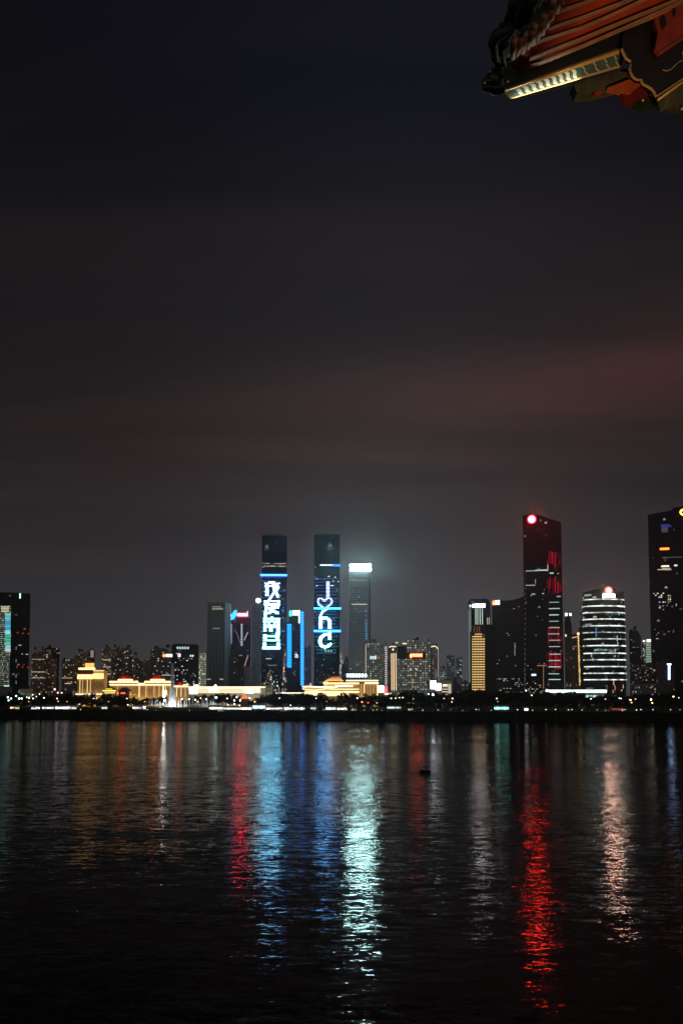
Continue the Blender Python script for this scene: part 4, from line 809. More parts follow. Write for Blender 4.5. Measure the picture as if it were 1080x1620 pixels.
MARKS = [(-200,'at the far left end of the shore'),(30,'below the blue-green lit tower'),(55,'below the left apartment towers'),(90,'between the apartment towers and the golden palace'),(122,'in front of the golden palace tower'),(160,'in front of the small gate pavilion'),
         (186,'in front of the red pavilion'),(205,'in front of the golden hall'),(240,'just left of the fountain'),(282,'just right of the fountain'),(312,'at the left end of the cream hall'),(345,'below the grey finned tower'),(375,'around the orange tent roof'),
         (400,'below the drum-shaped hall'),(432,'below the left twin tower'),(458,'below the blue-edged tower'),(486,'in front of the theatre left wing'),(515,'below the right twin tower'),(548,'in front of the theatre right wing'),(585,'below the white and red billboard'),
         (612,'below the gold vertical lines'),(632,'below the red character sign'),(660,'left of the blazing white screen'),(685,'below the blazing white screen'),(708,'right of the small balcony building'),(740,'below the gold-lit balconies'),(775,'above the cyan pavilion'),(805,'below the broad dim tower'),
         (832,'below the tallest black tower'),(865,'under the left half of the white canopy'),(910,'under the right half of the white canopy'),(945,'below the round banded tower'),(990,'right of the round banded tower'),(1025,'below the blue-white light pylon'),(1062,'at the far right end of the shore')]
def mark(px): return [l for a, l in MARKS if a <= px][-1]
def place_tree(px, D, topy, k=None, row='rear'):
    x = PX(px, D, 1110); k = rnd.randrange(len(TR)) if k is None else k; cme, tme, h = TR[k]; ht = h + 4.0
    s = max(.45, (PZ(topy, D) - GZ) / ht)
    lab = ('tall dark tree ' if row == 'rear' else 'low dark tree near the water ') + mark(px)
    r = empty('tree', (x, D, GZ), lab, 'tree', 'dark trees along the far shore'); r.rotation_euler = (0, 0, rnd.uniform(0, 6.28)); r.scale = (s * rnd.uniform(.95, 1.25), s * rnd.uniform(.95, 1.25), s)
    for nme, me, z in (('crown', cme, 4.0), ('trunk', tme, 0)):
        o = bpy.data.objects.new(nme, me); COL.objects.link(o); o.parent = r; o.location = (0, 0, z)
SKY_T = [(-40,1100),(20,1100),(50,1101),(80,1098),(120,1101),(160,1102),(200,1101),(215,1101),(225,1104),(250,1101),(262,1100),(272,1106),(300,1104),(320,1095),(335,1098),(350,1092),(365,1101),(400,1104),(440,1099),(480,1101),(530,1101),
         (565,1101),(585,1098),(600,1101),(625,1095),(645,1091),(660,1093),(680,1098),(720,1097),(745,1092),(780,1096),(820,1098),(860,1098),(900,1099),(940,1101),(980,1102),(1020,1101),(1050,1097),(1090,1096),(1130,1096)]
def sky_t(x):
    for (a, ya), (b, yb) in zip(SKY_T, SKY_T[1:]):
        if a <= x <= b: return ya + (yb - ya) * (x - a) / (b - a)
    return 1100
x = -36
while x < 1120:
    if not 236 < x < 345: place_tree(x, bank(PX(x, 1000)) + rnd.uniform(105, 175), sky_t(x) + rnd.choice((-4.5, -2, 0, 1, 3, 5)) + rnd.uniform(-1, 1))
    elif rnd.random() < .75 and not 264 < x < 282: place_tree(x, 1165 + rnd.uniform(0, 25), sky_t(x) + rnd.uniform(0, 5))
    x += rnd.uniform(4.2, 7.2)
x = -30
while x < 1120:      # nearer, lower row, thin where lamps show
    if not (236 < x < 345) and not (330 < x < 480 and rnd.random() < .72) and not (45 < x < 125 and rnd.random() < .4): place_tree(x, bank(PX(x, 1000)) + rnd.uniform(46, 80), rnd.uniform(1105, 1113), row='front')
    x += rnd.uniform(6.5, 11)
# shrubs along the top of the embankment and at the waterline
def shrubs(name, off0, off1, z0, z1, n, seed, size):
    q = random.Random(seed); m = MB()
    for _ in range(n):
        x = q.uniform(-420, 420); o_ = q.uniform(off0, off1); t_ = (o_ - off0) / (off1 - off0 + 1e-6); z = z0 + (z1 - z0) * t_
        hh = size * (.4 + .9 * max(0, math.sin(x * .07 + 2 * math.sin(x * .023))) ) * q.random()
        c = Vector((x, bank(x) + o_, z + hh)); s = q.uniform(.25, .6); u = Vector((q.gauss(0,1), q.gauss(0,1), q.gauss(0,1))).normalized(); v = u.orthogonal().normalized() * s * .7; u = u * s
        m.add([c - u, c + v, c + u, c - v], [(0,1,2,3)])
    o = m.build(name, M_leaf); o['kind'] = 'stuff'; o['label'] = 'dark undergrowth covering the far embankment'; o['category'] = 'undergrowth'; return o
shrubs('undergrowth', -3, 14, .1, 6.6, 26000, 5, 2.0)
shrubs('undergrowth', 13.5, 16, 7.2, 8.0, 15000, 8, 3.4)


# ------------------------------------------------------------------ shore lamps
def lamp(px, py, off, col, s, r=.5, lab=None, glob=False):
    D0 = bank(PX(px, 1000)) + off; p = P(px, py, D0); D0 = bank(p.x) + off; p = P(px, py, D0)
    g = mark(px)
    o = empty('street_lamp', (p.x, D0, GZ), lab or '%s %s lamp %s %s' % (('bright' if s >= 5 else 'dim'), cname(col), 'on the water rail' if off < 20 else 'on a pole', g), 'street lamp', 'lamps along the far shore')
    MB().tube([(p.x, D0, GZ - .05), (p.x, D0, max(GZ + .5, p.z - .2))], .12, 6).build('pole', M_dark, o)
    m = MB()
    if glob: m.ball((p.x, D0, p.z), r, 10, 8)
    else: m.box((p.x - r, D0 - .3, p.z - r * .7), (p.x + r, D0 + .3, p.z + r * .7))
    m.build('lamp_head', E(col, s), o, glob); return o
def cname(c):
    if c[0] > .9 and c[2] < .35: return 'orange' if c[1] > .2 else 'red'
    if c[2] >= .99: return 'bluish white'
    if c[1] >= .99: return 'greenish white'
    return 'warm white'
def LAMPZ(px):
    for a, b, l in ((-50,120,'left of the golden palace'),(120,240,'in front of the golden palace'),(240,330,'near the fountain'),(330,470,'in front of the cream hall'),(470,600,'in front of the golden theatre'),
                    (600,740,'below the green-grey apartments'),(740,865,'below the gold-lit block'),(865,1000,'below the round banded tower'),(1000,1200,'below the right-edge tower')):
        if a <= px < b: return l
OR = (1,.45,.12)
LS = [(13,1103,WHITE,6,1.3),(18,1105,TEAL,5,1.2),(14,1108,TEAL,5,1.2),(26,1101,TEAL,3,1.5),(31,1105,TEAL,4,1.6),(35,1105,CREAM,6,1.1),(43,1103,TEAL,3,1),(46.5,1104,CREAM,5,1.2),(53,1105,CREAM,5,1),(52,1099,CREAM,4,.9),(58,1102,TEAL,2,1),
      (63,1098,CREAM,3,1),(70,1104,CREAM,4,1.0),(46,1110,OR,3,.7),(90.8,1105,CREAM,5,.9),(92,1096,(1,.2,.3),4,1.5),(98,1096,CREAM,4,.9),(87,1090.5,CREAM,1.5,1.8),(92.5,1109.5,OR,3,.8),(106.5,1110,OR,2,.7),(126,1114,CREAM,2,.8),(134,1116,OR,2,.8),
      (148.5,1105,CREAM,2.5,.8),(153,1105,CREAM,2,.7),(201,1105,WHITE,3,.9),(202.5,1115,WHITE,3.5,.9),(210,1116,(1,.7,.7),5,1.1),(172,1110,OR,2,.7),(229,1110,OR,2,.8),(288,1106,CREAM,7,1.0),(299.5,1106,CREAM,7,1.0),(309,1107,CREAM,7,1.0),(317.5,1104.5,CREAM,4,.8),
      (313,1110,OR,5,.9),(326.5,1106,CREAM,8,1.1),(342,1103.5,TEAL,28,1.2),(359.5,1105,CREAM,5,.9),(374.5,1103,CREAM,6,1),(370.8,1108,CREAM,7,1.1),(371,1114,CREAM,6,1),(380,1108,CREAM,7,1.2),(379,1116,OR,5,1),(395,1104.5,CREAM,5,1),(403,1110,OR,4,1.1),(360.5,1115,CREAM,4,.8),
      (442,1104.5,WHITE,3,.8),(459.5,1115.6,WHITE,3,.8),(500,1104.7,CREAM,3,.8),(516.5,1110,OR,2,.7),(565,1104.4,WHITE,4,.9),(572.5,1110.5,(1,.25,.1),4,1.1),(582,1111.6,(1,.05,.04),7,.8),(596,1112,CREAM,2,.7),
      (618.5,1104.8,CREAM,3,.9),(625.5,1104.5,(1,.8,.4),3,.9),(631.5,1103.8,(1,.8,.4),3,.8),(636.8,1103.5,(1,.8,.4),3,.9),(653.5,1105.6,CREAM,1.6,.6),(684.5,1099,(.8,.9,1),10,1.5),(677.5,1098,CREAM,3,1.1),(702,1105,CREAM,1.5,.8),(715.4,1105,CREAM,5,.9),(714.5,1110.5,(1,.4,.3),2.5,1),
      (785.3,1105,CREAM,4,.9),(787,1110,OR,2,.6),(831.5,1092.5,CREAM,4,1),(840.5,1100,WHITE,4,.8),(864,1091,OR,4,.9),(934,1105.5,(.8,1,.5),3,.9),(979,1104.5,CREAM,3,.8),(981.5,1105,CREAM,3,.8),(996.5,1107.2,CREAM,6,.9),(998.3,1111.5,OR,3,.9),(1004.5,1106,CREAM,1.5,.8),
      (1029,1106.7,(1,.85,.6),7,1.1),(1031,1112,OR,4,1.1),(1064.5,1102,(1,.85,.5),4,1.1),(1073,1104,CREAM,2,.7),(957,1106,CREAM,1.5,.8),(259.5,1101,(1,1,.94),75,1.9),(261,1108,(1,1,.96),25,1.5),(258.5,1114,(1,.95,.8),6,1.0),(207,1098,OR,3,.8),(213,1099,OR,2.5,.7)]
for (px, py, c, s_, r) in LS: lamp(px, py, rnd.uniform(38, 44), c, s_, r * .62, glob=(r >= 1))
# low lamps on the promenade rail
for px in [4, 10, 23, 60, 79, 128, 143, 155, 233, 247, 300, 318] + [334, 346, 358, 372, 388, 404, 419, 440, 452] + [497, 512, 541, 549, 561, 576, 590, 596, 604, 647, 668.5, 692.5, 712.5, 731, 752.5, 757, 776.5, 818, 842, 863, 878, 898.5, 904, 919.5, 920.5, 944, 957, 961, 984, 988, 1006, 1013, 1032, 1060, 1075]:
    c = CREAM if px < 600 or 860 < px < 1000 else WHITE
    lamp(px, 1123.2 + rnd.uniform(-.8, .8), 17.5, c, rnd.uniform(1.5, 3.5), .34)
# arcades, kiosks and stages whose lights make the bright line on the shore
def kiosk(label, a, b, y, h, col, s, off=24, name='riverside_kiosk', n=None):
    D0 = bank(PX((a + b) / 2, 1000)) + off; T = Tower(name, label, a, b, y - h * 1.3, D0, 5, pmat('kiosk wall', (.30,.28,.26)), 'kiosk', 'lit kiosks along the far shore')
    n = n or max(1, int((b - a) / 3.4)); w = (b - a) / n
    for i in range(n):
        hh = h * rnd.uniform(.7, 1.1); T.el('lit_window', a + i * w + w * .06, y - hh / 2, a + (i + 1) * w - w * .06, y + hh / 2, E(col, round(s * .45 * rnd.choice((.6, 1, 1.5)), 2)), .3)
    k = T.D; p = P(a - .6, y - h * 1.3, k); q = P(b + .6, y - h * 1.3, k)
    MB().box((p.x, k - 1.5, p.z), (q.x, k + 5.5, p.z + .3)).build('roof', M_roofdark, T.root); return T
kiosk('lone orange-white lit kiosk at the far left of the shore', 17, 31, 1120, 2.4, (1,.72,.38), 5)
kiosk('small white-lit kiosk, second from the left of the shore', 50, 63.5, 1120.3, 3.2, WHITE, 5.5)
kiosk('white-lit arcade below the left apartments', 67, 86, 1120, 2.8, (.92,.96,1), 3.5)
kiosk('brightest white-lit arcade below the left apartments', 88, 121.5, 1120, 3.4, (.97,.96,1), 6)
kiosk('small bluish-lit kiosk below the golden palace', 161, 170, 1120, 2.6, COOL, 1.6)
kiosk('pink-white lit kiosk just left of the fountain', 210, 224, 1120, 3.2, (.97,.85,1), 6)
kiosk('white-lit kiosk at the fountain edge', 226, 231, 1119.5, 4.5, (1,1,.9), 4)
kiosk('long dazzling white arcade right of the fountain', 331, 352, 1120.4, 3.4, (.9,1,.97), 6)
kiosk('dazzling arcade in front of the cream hall', 353, 398, 1121, 2.6, (1,.97,.88), 4.5)
kiosk('blue-white stage below the left twin tower', 400, 420, 1118.6, 4.4, (.62,.90,1), 6)
kiosk('thin white arcade left of the middle', 421, 449, 1121, 2.4, (.95,.97,1), 4)
kiosk('thin white arcade in front of the blue-edged tower', 450, 482, 1121, 3.0, (.97,.98,1), 5.5)
kiosk('short white kiosk before the golden theatre', 491, 500, 1120.5, 2.4, WHITE, 2.5)
kiosk('cluster of white lights before the golden theatre', 515, 531, 1121, 3.4, (.85,.95,1), 3.5)
kiosk('brightest kiosk before the golden theatre', 533, 548, 1121.6, 3.2, (1,.96,.86), 5)
kiosk('dim slanting-lit kiosk right of the golden theatre', 556, 563, 1122.5, 2.4, CREAM, 3)
kiosk('green-white boat-shaped kiosk below the red character sign', 612, 634, 1119.5, 2.6, (.75,1,.8), 3)
kiosk('low yellow-lit kiosk beneath the dark trees', 645, 653, 1122.6, 1.8, (1,.85,.35), 1.8)
kiosk('cyan-green lit pavilion alone on the dark shore', 781, 804, 1120.4, 3.6, (.30,1,.82), 9)
kiosk('small white-lit kiosk right of the cyan pavilion', 828.5, 835, 1122.4, 2.8, WHITE, 6)
kiosk('reddish low-lit kiosk below the round banded tower', 965, 985, 1122, 1.6, (1,.15,.14), 1.2)
# thin lit rail along the embankment top
def rail(label, a, b, y, col, s):
    D0 = bank(PX((a + b) / 2, 1000)) + 16; p = P(a, y + .5, D0); q = P(b, y - .4, D0)
    o = empty('handrail', (p.x, D0, GZ), label, 'handrail', 'lit rails on the far embankment')
    m = MB(); n = max(2, int((b - a) / 5))
    for i in range(n + 1):
        x = p.x + (q.x - p.x) * i / n; m.box((x - .06, D0, GZ - .6), (x + .06, D0 + .1, q.z))
    m.build('posts', M_dark, o); MB().box((p.x, D0 - .15, q.z - .35), (q.x, D0 + .05, q.z)).build('light_strip', E(col, s), o)
for i, (a, b) in enumerate(((0, 9), (47, 67), (76, 94), (108, 127), (138, 153), (168, 180), (222, 236), (345, 392), (396, 405), (430, 455))):
    rail('thin warm lit handrail ' + mark((a + b) / 2), a, b, 1124.6, (1,.80,.52), 1.4 if a > 40 else .7)

# ------------------------------------------------------------------ boat
bx = P(672, 1224, 316); D = bx.y; 
bt = empty('fishing_boat', (bx.x, D, 0), 'tiny dark fishing boat alone on the middle of the river', 'boat')
M_boat = pmat('black hull', (.012,.011,.010), .8, spec=.05)
hull = MB(); n = 12; vs = []
for i in range(n + 1):
    t_ = i / n * 2 - 1; w = .55 * (1 - abs(t_) ** 2.6); sh = .22 * t_ * t_
    x = bx.x + 1.75 * t_
    vs += [(x, D - w, .50 + sh), (x, D - w * .65, -.12), (x, D + w * .65, -.12), (x, D + w, .50 + sh)]
fs = []
for i in range(n):
    b_ = 4 * i; fs += [(b_ + q, b_ + q + 1, b_ + 5 + q, b_ + 4 + q) for q in range(3)] + [(b_ + 3, b_, b_ + 4, b_ + 7)]
hull.add(vs, fs).build('hull', M_boat, bt)
MB().box((bx.x - 1.2, D - .35, .42), (bx.x - .55, D + .35, .95)).build('engine_box', M_boat, bt); MB().box((bx.x + .55, D - .4, .42), (bx.x + 1.4, D + .4, .85)).build('net_bin', M_boat, bt)
pe = bpy.data.meshes.new('person'); sv = [(0,0,.82),(0,0,1.05),(0,0,1.30),(0,0,1.42),(0,-.02,1.62),(.09,0,.80),(.11,-.02,.45),(.12,.02,.05),(-.09,0,.80),(-.12,.06,.45),(-.12,.02,.05),(.19,0,1.34),(.30,-.05,1.10),(.34,-.18,.92),(-.19,0,1.34),(-.28,-.08,1.10),(-.26,-.26,1.0)]
se = [(0,1),(1,2),(2,3),(3,4),(0,5),(5,6),(6,7),(0,8),(8,9),(9,10),(2,11),(11,12),(12,13),(2,14),(14,15),(15,16)]
pe.from_pydata([(x, y, z) for x, y, z in sv], se, []); per = bpy.data.objects.new('person', pe); COL.objects.link(per); per.location = (bx.x + .05, D, .42)
pe.materials.append(M_boat); sm = per.modifiers.new('skin', 'SKIN'); rd = [.13,.14,.16,.07,.11,.09,.075,.05,.09,.075,.05,.06,.05,.035,.06,.05,.035]
for v, r_ in zip(pe.skin_vertices[0].data, rd): v.radius = (r_ * 1.3, r_ * 1.3)
pe.skin_vertices[0].data[0].use_root = True; per.modifiers.new('sub', 'SUBSURF').render_levels = 1
props(per, 'dark standing figure in the small boat on the river', 'person')

# ------------------------------------------------------------------ pavilion eave, upper right, close by
M_lac = pmat('red lacquer', (.30,.035,.015), .45, scale=3, vary=.25); M_blk = pmat('black lacquer', (.012,.010,.008), .5, scale=3)
M_raft = pmat('lit rafter edge', (.26,.13,.075), .6, scale=4, vary=.3); M_tile = pmat('dark glazed tile', (.02,.022,.018), .6, scale=5, vary=.4)  # rafter edge colour is lightened to stand for lamplight
M_gilt = pmat('gilt', (.75,.50,.18), .35, .3, scale=6); M_olive = pmat('painted beam olive', (.075,.075,.04), .6, scale=4, vary=.4); M_tileend = pmat('orange tile end', (.75,.30,.12), .5, scale=6, vary=.35)
M_green = pmat('dark green glaze', (.02,.035,.015), .35, scale=5, vary=.4); M_cream2 = pmat('painted cream', (.80,.80,.62), .6, scale=8, vary=.1); M_teal2 = pmat('painted teal', (.05,.11,.10), .6, scale=8, vary=.2)
DE = 14.0
def dep(px): return DE + (px - 795) * .0060       # the beam runs away from us to the right
ev = empty('pavilion_eave', P(1060, 60, dep(1060)), 'upturned red and gilt corner eave of a pavilion in the upper right', 'eave')
def Q(px, py, d=0.0): return P(px, py, dep(px) + d)
def slab(name, pts, mat, th, d=0.0, parent=ev): return MB().loft([Q(x, y, d) for x, y in pts], (0, th, 0)).build(name, mat, parent)
def under(px, py, w):
    """the point w metres farther away at the same height: the far edge of an underside"""
    p = Q(px, py); return Vector((p.x * (p.y + w * .15) / p.y, p.y + w, p.z))
# corner beam: its near lower edge runs tip to root, its underside faces down at us
A, B = Q(796, 144), Q(981, 79); At, Bt = Q(801, 101), Q(1000, 30)
wA, wB = .17, .33
m = MB(); Af = A + Vector((.13, wA, 0)); Bf = B + (Af - A) * 1.9 - (B - A) * .09
m.hexa([A, B, Bt, At, Af, Bf, Bt + (Bf - B), At + (Af - A)]); m.build('corner_beam', M_blk, ev)
def onunder(u, v, dz=-.004):   # u along the beam, v across its underside
    return (A.lerp(B, u)).lerp(Af.lerp(Bf, u), v) + Vector((0, 0, dz))
def patch(name, uv, mat, dz=-.006, th=.006, parent=ev): return MB().loft([onunder(u, v, dz) for u, v in uv], (0, 0, th)).build(name, mat, parent)
pn = patch('painted_panel', [(.012,.04),(.985,.04),(.985,.96),(.012,.96)], M_teal2, -.008, .006)
patch('gilt_edge', [(.0,0),(1,0),(1,.12),(.0,.12)], M_gilt, -.020, .014); patch('gilt_edge', [(.0,.88),(1,.88),(1,1),(.0,1)], M_gilt, -.020, .014); patch('gilt_edge', [(0,.12),(.03,.12),(.03,.88),(0,.88)], M_gilt, -.020, .014)
for k in range(9):   # wavy pale stripes at the tip end
    u0 = .06 + k * .059; pts = []
    n = 8
    for i in range(n + 1): v = .14 + .72 * i / n; pts.append((u0 + .050 * v + .014 * math.sin(v * 6.0), v))
    for i in range(n, -1, -1): v = .14 + .72 * i / n; pts.append((u0 + .031 + .050 * v + .014 * math.sin(v * 6.0), v))
    MB().loft([onunder(u, v, -.015) for u, v in pts], (0, 0, .006)).build('wave_stripe', M_cream2, pn)
for u in (.64, .74, .84, .93): 
    for v0, v1, du in ((.13, .46, .02), (.54, .87, .03)):
        MB().loft([onunder(a, b, -.014) for a, b in ((u + du * v0, v0), (u + du * v0 + .012, v0), (u + .05 * v1 + .012, v1), (u + .05 * v1, v1))], (0, 0, .005)).build('pattern_line', pmat('pattern gold', (.50,.42,.2)), pn)
def trim(name, pts, r, mat, d=0.0, parent=ev): return MB().tube([Q(x, y, d) for x, y in pts], r, 8).build(name, mat, parent)
trim('gilt_edge', [(795.5,144),(860,121.5),(981,79)], .016, M_gilt, -.01)
trim('beam_moulding', [(796,141.5),(860,119),(980,76)], .010, pmat('brown moulding', (.18,.09,.03)), -.01); trim('beam_moulding', [(795.5,144),(794.5,125),(794.5,101)], .009, M_gilt, -.02)
# soffit boards and rafters: a sloping red ceiling under the tiles
def roofpt(px, py, lift=0.0):
    p = P(px, py, dep(px) - .02 - (110 - py) * .011 - lift); return p
def strip3(name, top, bot, mat, th, lift=0.0, parent=ev): return MB().loft([roofpt(x, y, lift) for x, y in bot] + [roofpt(x, y, lift) for x, y in reversed(top)], (0, .05, th)).build(name, mat, parent)
lines = [[(822,108),(853,99),(920,72),(985,44),(1060,10),(1100,-8)], [(838,92),(867,80),(920,60),(1000,27),(1067,0),(1100,-14)], [(840,70),(859,61),(920,42),(967,22),(1007,3),(1060,-22)], [(868,44),(889,36),(920,26),(990,0),(1040,-22)], [(880,18),(895,12),(920,4),(960,-12)], [(890,-8),(930,-22)]]
strip3('soffit', [(880,-30),(1130,-60)], [(812,104),(822,110),(853,101),(920,74),(985,46),(1060,12),(1130,-20)], M_lac, .04)
for i, ln in enumerate(lines[:-1]):
    w = 1.0 + (i < 2) * .5
    bot = [(x, y + 0.6) for x, y in ln]; top = [(x, y - w * (1 + .35 * (x - 820) / 260)) for x, y in ln]
    MB().loft([roofpt(x, y, .07) for x, y in bot] + [roofpt(x, y, .07) for x, y in reversed(top)], (0, .075, 0)).build('rafter', M_raft, ev)
# tile rows over the rafter ends
ends = [(888,4),(881,20),(872,30),(864,44),(858,54),(850,62),(842,70),(834,77),(826,83),(817,88),(810,92)]
for i, (x, y) in enumerate(ends):
    a = roofpt(x, y, .30); b = roofpt(x + 3 + 5 * (i % 2), y - 30, .34); mid = a.lerp(b, .5) + Vector((0, -.015, 0))
    o = MB().tube([a, mid, b], [.030 if i % 2 else .038, .045, .05], 12).build('tile_end', M_tileend, ev, True)
for i in range(17):
    t_ = i / 16; x = 787 + 84 * t_; y = 97 - 103 * t_ - 10 * math.sin(t_ * 3.14); a = roofpt(x - 4, y - 4 + 6 * (i % 2), .16); b = roofpt(x + 16, y - 52, .20)
    MB().tube([a, a.lerp(b, .4) + Vector((0, -.02, .01)), b], [.028, .042, .05], 10).build('roof_tile', M_tile, ev, True)
m = MB().loft([roofpt(x, y, .10) for x, y in [(792,96),(800,90),(812,78),(830,66),(848,46),(862,26),(872,6),(880,-14),(900,-40),(812,-40),(810,-2),(806,10),(797,30),(800,44),(786,54),(779,66),(781,80)]], (0, .22, 0)); m.build('roof_ridge', M_tile, ev)
# ridge beasts and curled ridge end
for pts, r in (([(786,98),(783,84),(779,68),(784,57),(795,50),(806,42)], [.02,.05,.075,.08,.09,.07]), ([(800,104),(795,90),(792,78),(800,66)], [.012,.03,.05,.06]), ([(791,101),(788,90),(787,80)], [.008,.022,.03]),
               ([(806,30),(812,20),(811,8),(818,-6)], [.04,.08,.075,.08]), ([(822,44),(830,26),(836,8),(842,-10)], [.09,.10,.09,.10])):
    MB().tube([roofpt(x, y, .26) for x, y in pts], r, 10).build('ridge_ornament', M_tile, ev, True)
MB().tube([roofpt(x, y, .26) for x, y in [(805,30),(797,34),(790,38),(796,44),(806,46)]], [.012,.012,.014,.013,.012], 8).build('ridge_hook', M_tile, ev, True)
MB().tube([roofpt(x, y, .28) for x, y in [(807,20),(815,8),(822,-4)]], .010, 8).build('wire', M_raft, ev)
# beast head on the tip of the beam
hd = MB(); c = Q(781, 124, .0)
hd.ball(c, (.115,.12,.15), 20, 14); hd.ball(c + Vector((-.10,-.01,-.07)), (.085,.09,.075), 16, 10); hd.ball(c + Vector((-.09,-.01,-.165)), (.09,.07,.045), 16, 8); hd.ball(c + Vector((.06,0,.13)), (.07,.07,.07), 14, 8); hd.ball(c + Vector((.05,.03,-.16)), (.13,.10,.06), 16, 8)
h_ = hd.build('beast_head', M_green, ev, True)
MB().ball(c + Vector((-.075,-.115,.025)), .022, 10, 8).build('eye', pmat('gilt eye', (.8,.6,.4), .3), h_, True); MB().ball(c + Vector((-.145,-.06,-.11)), (.02,.02,.03), 10, 8).build('fang', pmat('gilt eye', (.8,.6,.4), .3), h_, True)
for k in range(4): MB().tube([c + Vector((.02 + .035 * k, -.09, .10 - .03 * k)), c + Vector((.06 + .035 * k, -.13, .02 - .05 * k)), c + Vector((.10 + .03 * k, -.10, -.05 - .02 * k))], [.012,.018,.008], 8).build('curl', M_green, h_, True)
# collar between head and beam
slab('beam_collar', [(796,102),(815,99),(818,104),(817,124),(797,141)], pmat('carved dark', (.05,.035,.02), .6, scale=20, vary=.6), .05, -.03)
# scalloped beam end (fascia) with gilt outline
sc = [(983,77),(986,84),(990,92),(997,97),(997,103),(996,108),(997,114),(1000,120),(1004,124),(1008,126),(1014,126),(1015,130),(1017,133),(1025,137),(1030,140),(1034,145),(1038,153)]
slab('fascia', [(1000,30),(1040,22),(1110,-10),(1110,106),(1080,127),(1040,152)] + sc[::-1] + [(984,60)], M_blk, .10, -.10)
trim('gilt_scallop', sc, .014, pmat('worn gilt', (.42,.25,.10), .5, scale=8), -.13); trim('gilt_scallop', [(x - 1.8, y + 1.4) for x, y in sc], .007, M_gilt, -.11)
trim('fascia_edge', [(1038,152),(1080,124),(1110,104)], .013, pmat('worn gilt', (.42,.25,.10)), -.13)
trim('painted_curl', [(1047,110.5),(1053,112),(1060,110),(1067,103),(1073,98),(1080,95),(1090,97)], .010, pmat('worn gilt', (.42,.25,.10)), -.12); trim('painted_curl', [(1079,90),(1078.5,84),(1081,78)], .010, pmat('worn gilt', (.42,.25,.10)), -.12)
# second beam, underside olive with bright gilt edge
e0, e1 = Q(1039, 158, -.05), Q(1110, 107, -.05); e0b, e1b = e0 + Vector((.16,.34,0)), e1 + Vector((.22,.5,0))
MB().loft([e0, e1, e1b, e0b], (0, 0, .22)).build('second_beam', M_olive, ev)
MB().tube([e0 + Vector((0,-.01,-.006)), e1 + Vector((0,-.01,-.006))], .022, 10).build('gilt_edge', M_gilt, ev, True)
# brackets below the beam
def blk(name, pts, mat, th=.25, d=.38): return slab(name, pts, mat, th, d)
blk('bracket_block', [(906,133),(990,108),(1001,122),(1008,130),(962,140),(935,146),(912,147)], M_olive, .25, .42); blk('bracket_tip', [(938,147),(950,142),(953,144),(942,149)], M_lac, .08, .40)
blk('bracket_arm', [(960,139),(994,125.5),(1012,133),(996,147)], pmat('orange lacquer', (.50,.10,.035), .5, scale=4), .12, .34); blk('bracket_arm', [(982,149),(996,147),(1012,134),(1030,141),(1024,152),(1000,160),(988,156)], pmat('deep red lacquer', (.16,.02,.012), .5, scale=4), .18, .40)
blk('bracket_block', [(1002,160),(1024,150),(1040,158),(1052,165),(1040,162),(1020,166)], M_green, .2, .44); blk('bracket_block', [(1046,158),(1080,150),(1110,140),(1110,178),(1084,176),(1070,170),(1056,172)], M_olive, .15, .60)
MB().ball(Q(1016, 158.5, .40), .022, 10, 8).build('nail_head', pmat('gilt eye', (.8,.6,.4), .3), ev, True); MB().ball(Q(1079, 172, .5), (.04,.03,.02), 10, 8).build('nail_head', pmat('gilt eye', (.8,.6,.4), .3), ev, True)
# red purlin block at the right, black patches painted for two shaded cutouts
slab('purlin_block', [(1034,32),(1040,22),(1062,12),(1080,3),(1110,-8),(1110,44),(1080,58),(1043,83),(1036,74),(1040,52)], M_lac, .12, -.28)
for pts in ([(1044,28),(1050,24),(1053,32),(1054,38),(1048,46),(1045,40)], [(1062,10),(1067,8),(1069,20),(1066,26),(1064,20)]): slab('notch_shade', pts, M_blk, .03, -.315)
trim('purlin_edge', [(1043,83),(1080,59),(1110,45)], .010, M_raft, -.30)
trim('purlin_log', [(985,45),(1030,27),(1062,11)], .035, pmat('orange log', (.50,.19,.07), .5, scale=4), -.30)
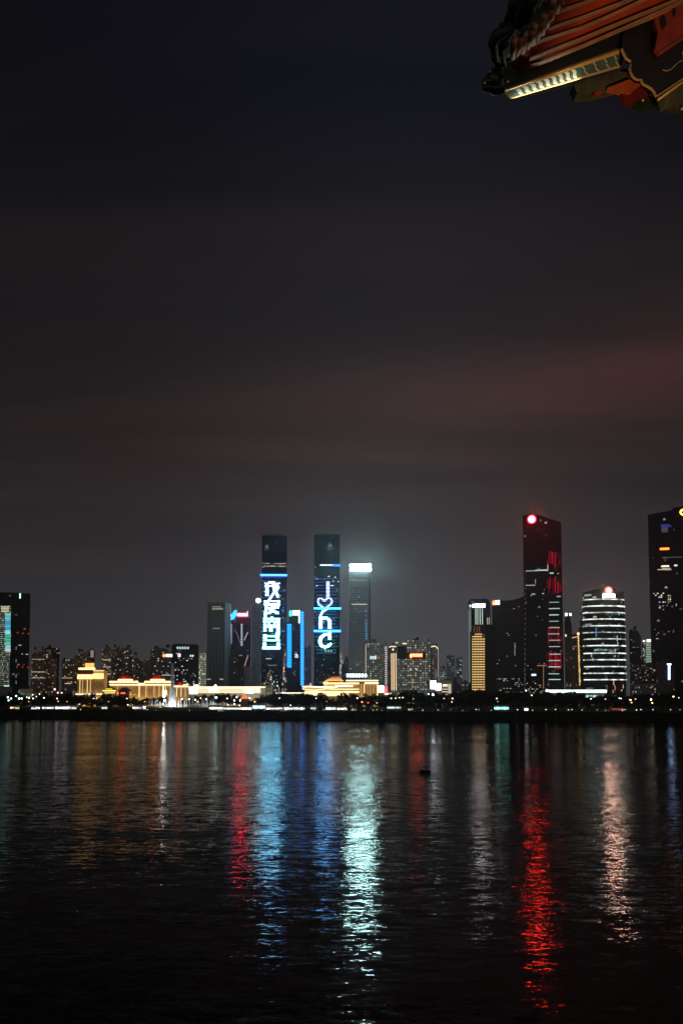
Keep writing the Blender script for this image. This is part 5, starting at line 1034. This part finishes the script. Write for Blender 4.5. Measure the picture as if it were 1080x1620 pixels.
# pavilion floodlights below the eave (outside the picture, hung from the eave on an arm)
def flood_lamp(name, label, loc, aim, energy, col, size):
    f = empty(name, loc, label, 'floodlight', 'pavilion floodlights')
    d = (Vector(aim) - Vector(loc)).normalized(); L = Vector(loc)
    w = .05 if energy < 100 else .14; MB().tube([L - d * w * 2, L - d * .02], w, 12).build('housing', M_dark, f)
    up = Q(1105, 40, .05); MB().tube([L - d * w * 1.2, Vector((L.x + .25, L.y, (L.z + up.z) / 2)), Vector((L.x, (L.y + up.y) / 2, up.z - .3)), up], .03, 8).build('bracket_arm', M_dark, f)
    l = bpy.data.lights.new(name, 'SPOT'); l.energy = energy; l.color = col; l.spot_size = R(size); l.spot_blend = .7; l.shadow_soft_size = .08
    o = bpy.data.objects.new('floodlight_beam', l); COL.objects.link(o); o.parent = f; o.location = d * .02; o.rotation_euler = d.to_track_quat('-Z', 'Y').to_euler()
flood_lamp('floodlight', 'warm floodlight under the pavilion eave', P(1330, 420, 12.0), P(1010, 30, 15), 460, (1,.58,.26), 50)
# added strip light and housing under the corner beam brighten its painted underside
s0, s1 = onunder(.05, .90, -.075), onunder(.62, .92, -.075)
MB().tube([s0 + Vector((0, 0, -.012)), s1 + Vector((0, 0, -.012))], .007, 6).build('added_strip_housing', M_blk, ev)
ld = bpy.data.lights.new('light_strip', 'AREA'); ld.shape = 'RECTANGLE'; ld.size = (s1 - s0).length; ld.size_y = .02; ld.energy = 2.0; ld.color = (1, .98, .80)
lo = bpy.data.objects.new('light_strip', ld); COL.objects.link(lo); lo.location = (s0 + s1) / 2
ax = (s1 - s0).normalized(); zz = Vector((0, .36, -.93)); zz = (zz - ax * zz.dot(ax)).normalized(); yy_ = zz.cross(ax); lo.rotation_euler = Matrix((ax, yy_, zz)).transposed().to_euler()

# ------------------------------------------------------------------ night haze
HAZE = .00004
if HAZE:
    hz = MB().box((-4200, -450, -2), (4200, 6200, 420)); hm = bpy.data.materials.new('night haze'); hm.use_nodes = True; t = hm.node_tree; t.nodes.clear()
    o = N(t, 'ShaderNodeOutputMaterial'); v = N(t, 'ShaderNodeVolumePrincipled'); v.inputs['Color'].default_value = (.85,.88,.95,1); v.inputs['Density'].default_value = HAZE; v.inputs['Anisotropy'].default_value = .91
    link(t, v.outputs[0], o.inputs['Volume']); hb = hz.build('haze', hm); hb['kind'] = 'stuff'
# the towers are turned square to the river bend, each facing the viewpoint's bank
for o in FACING:
    a = math.atan2(o.location.x, o.location.y); o.rotation_euler.z = -a; o.scale.x = math.cos(a)
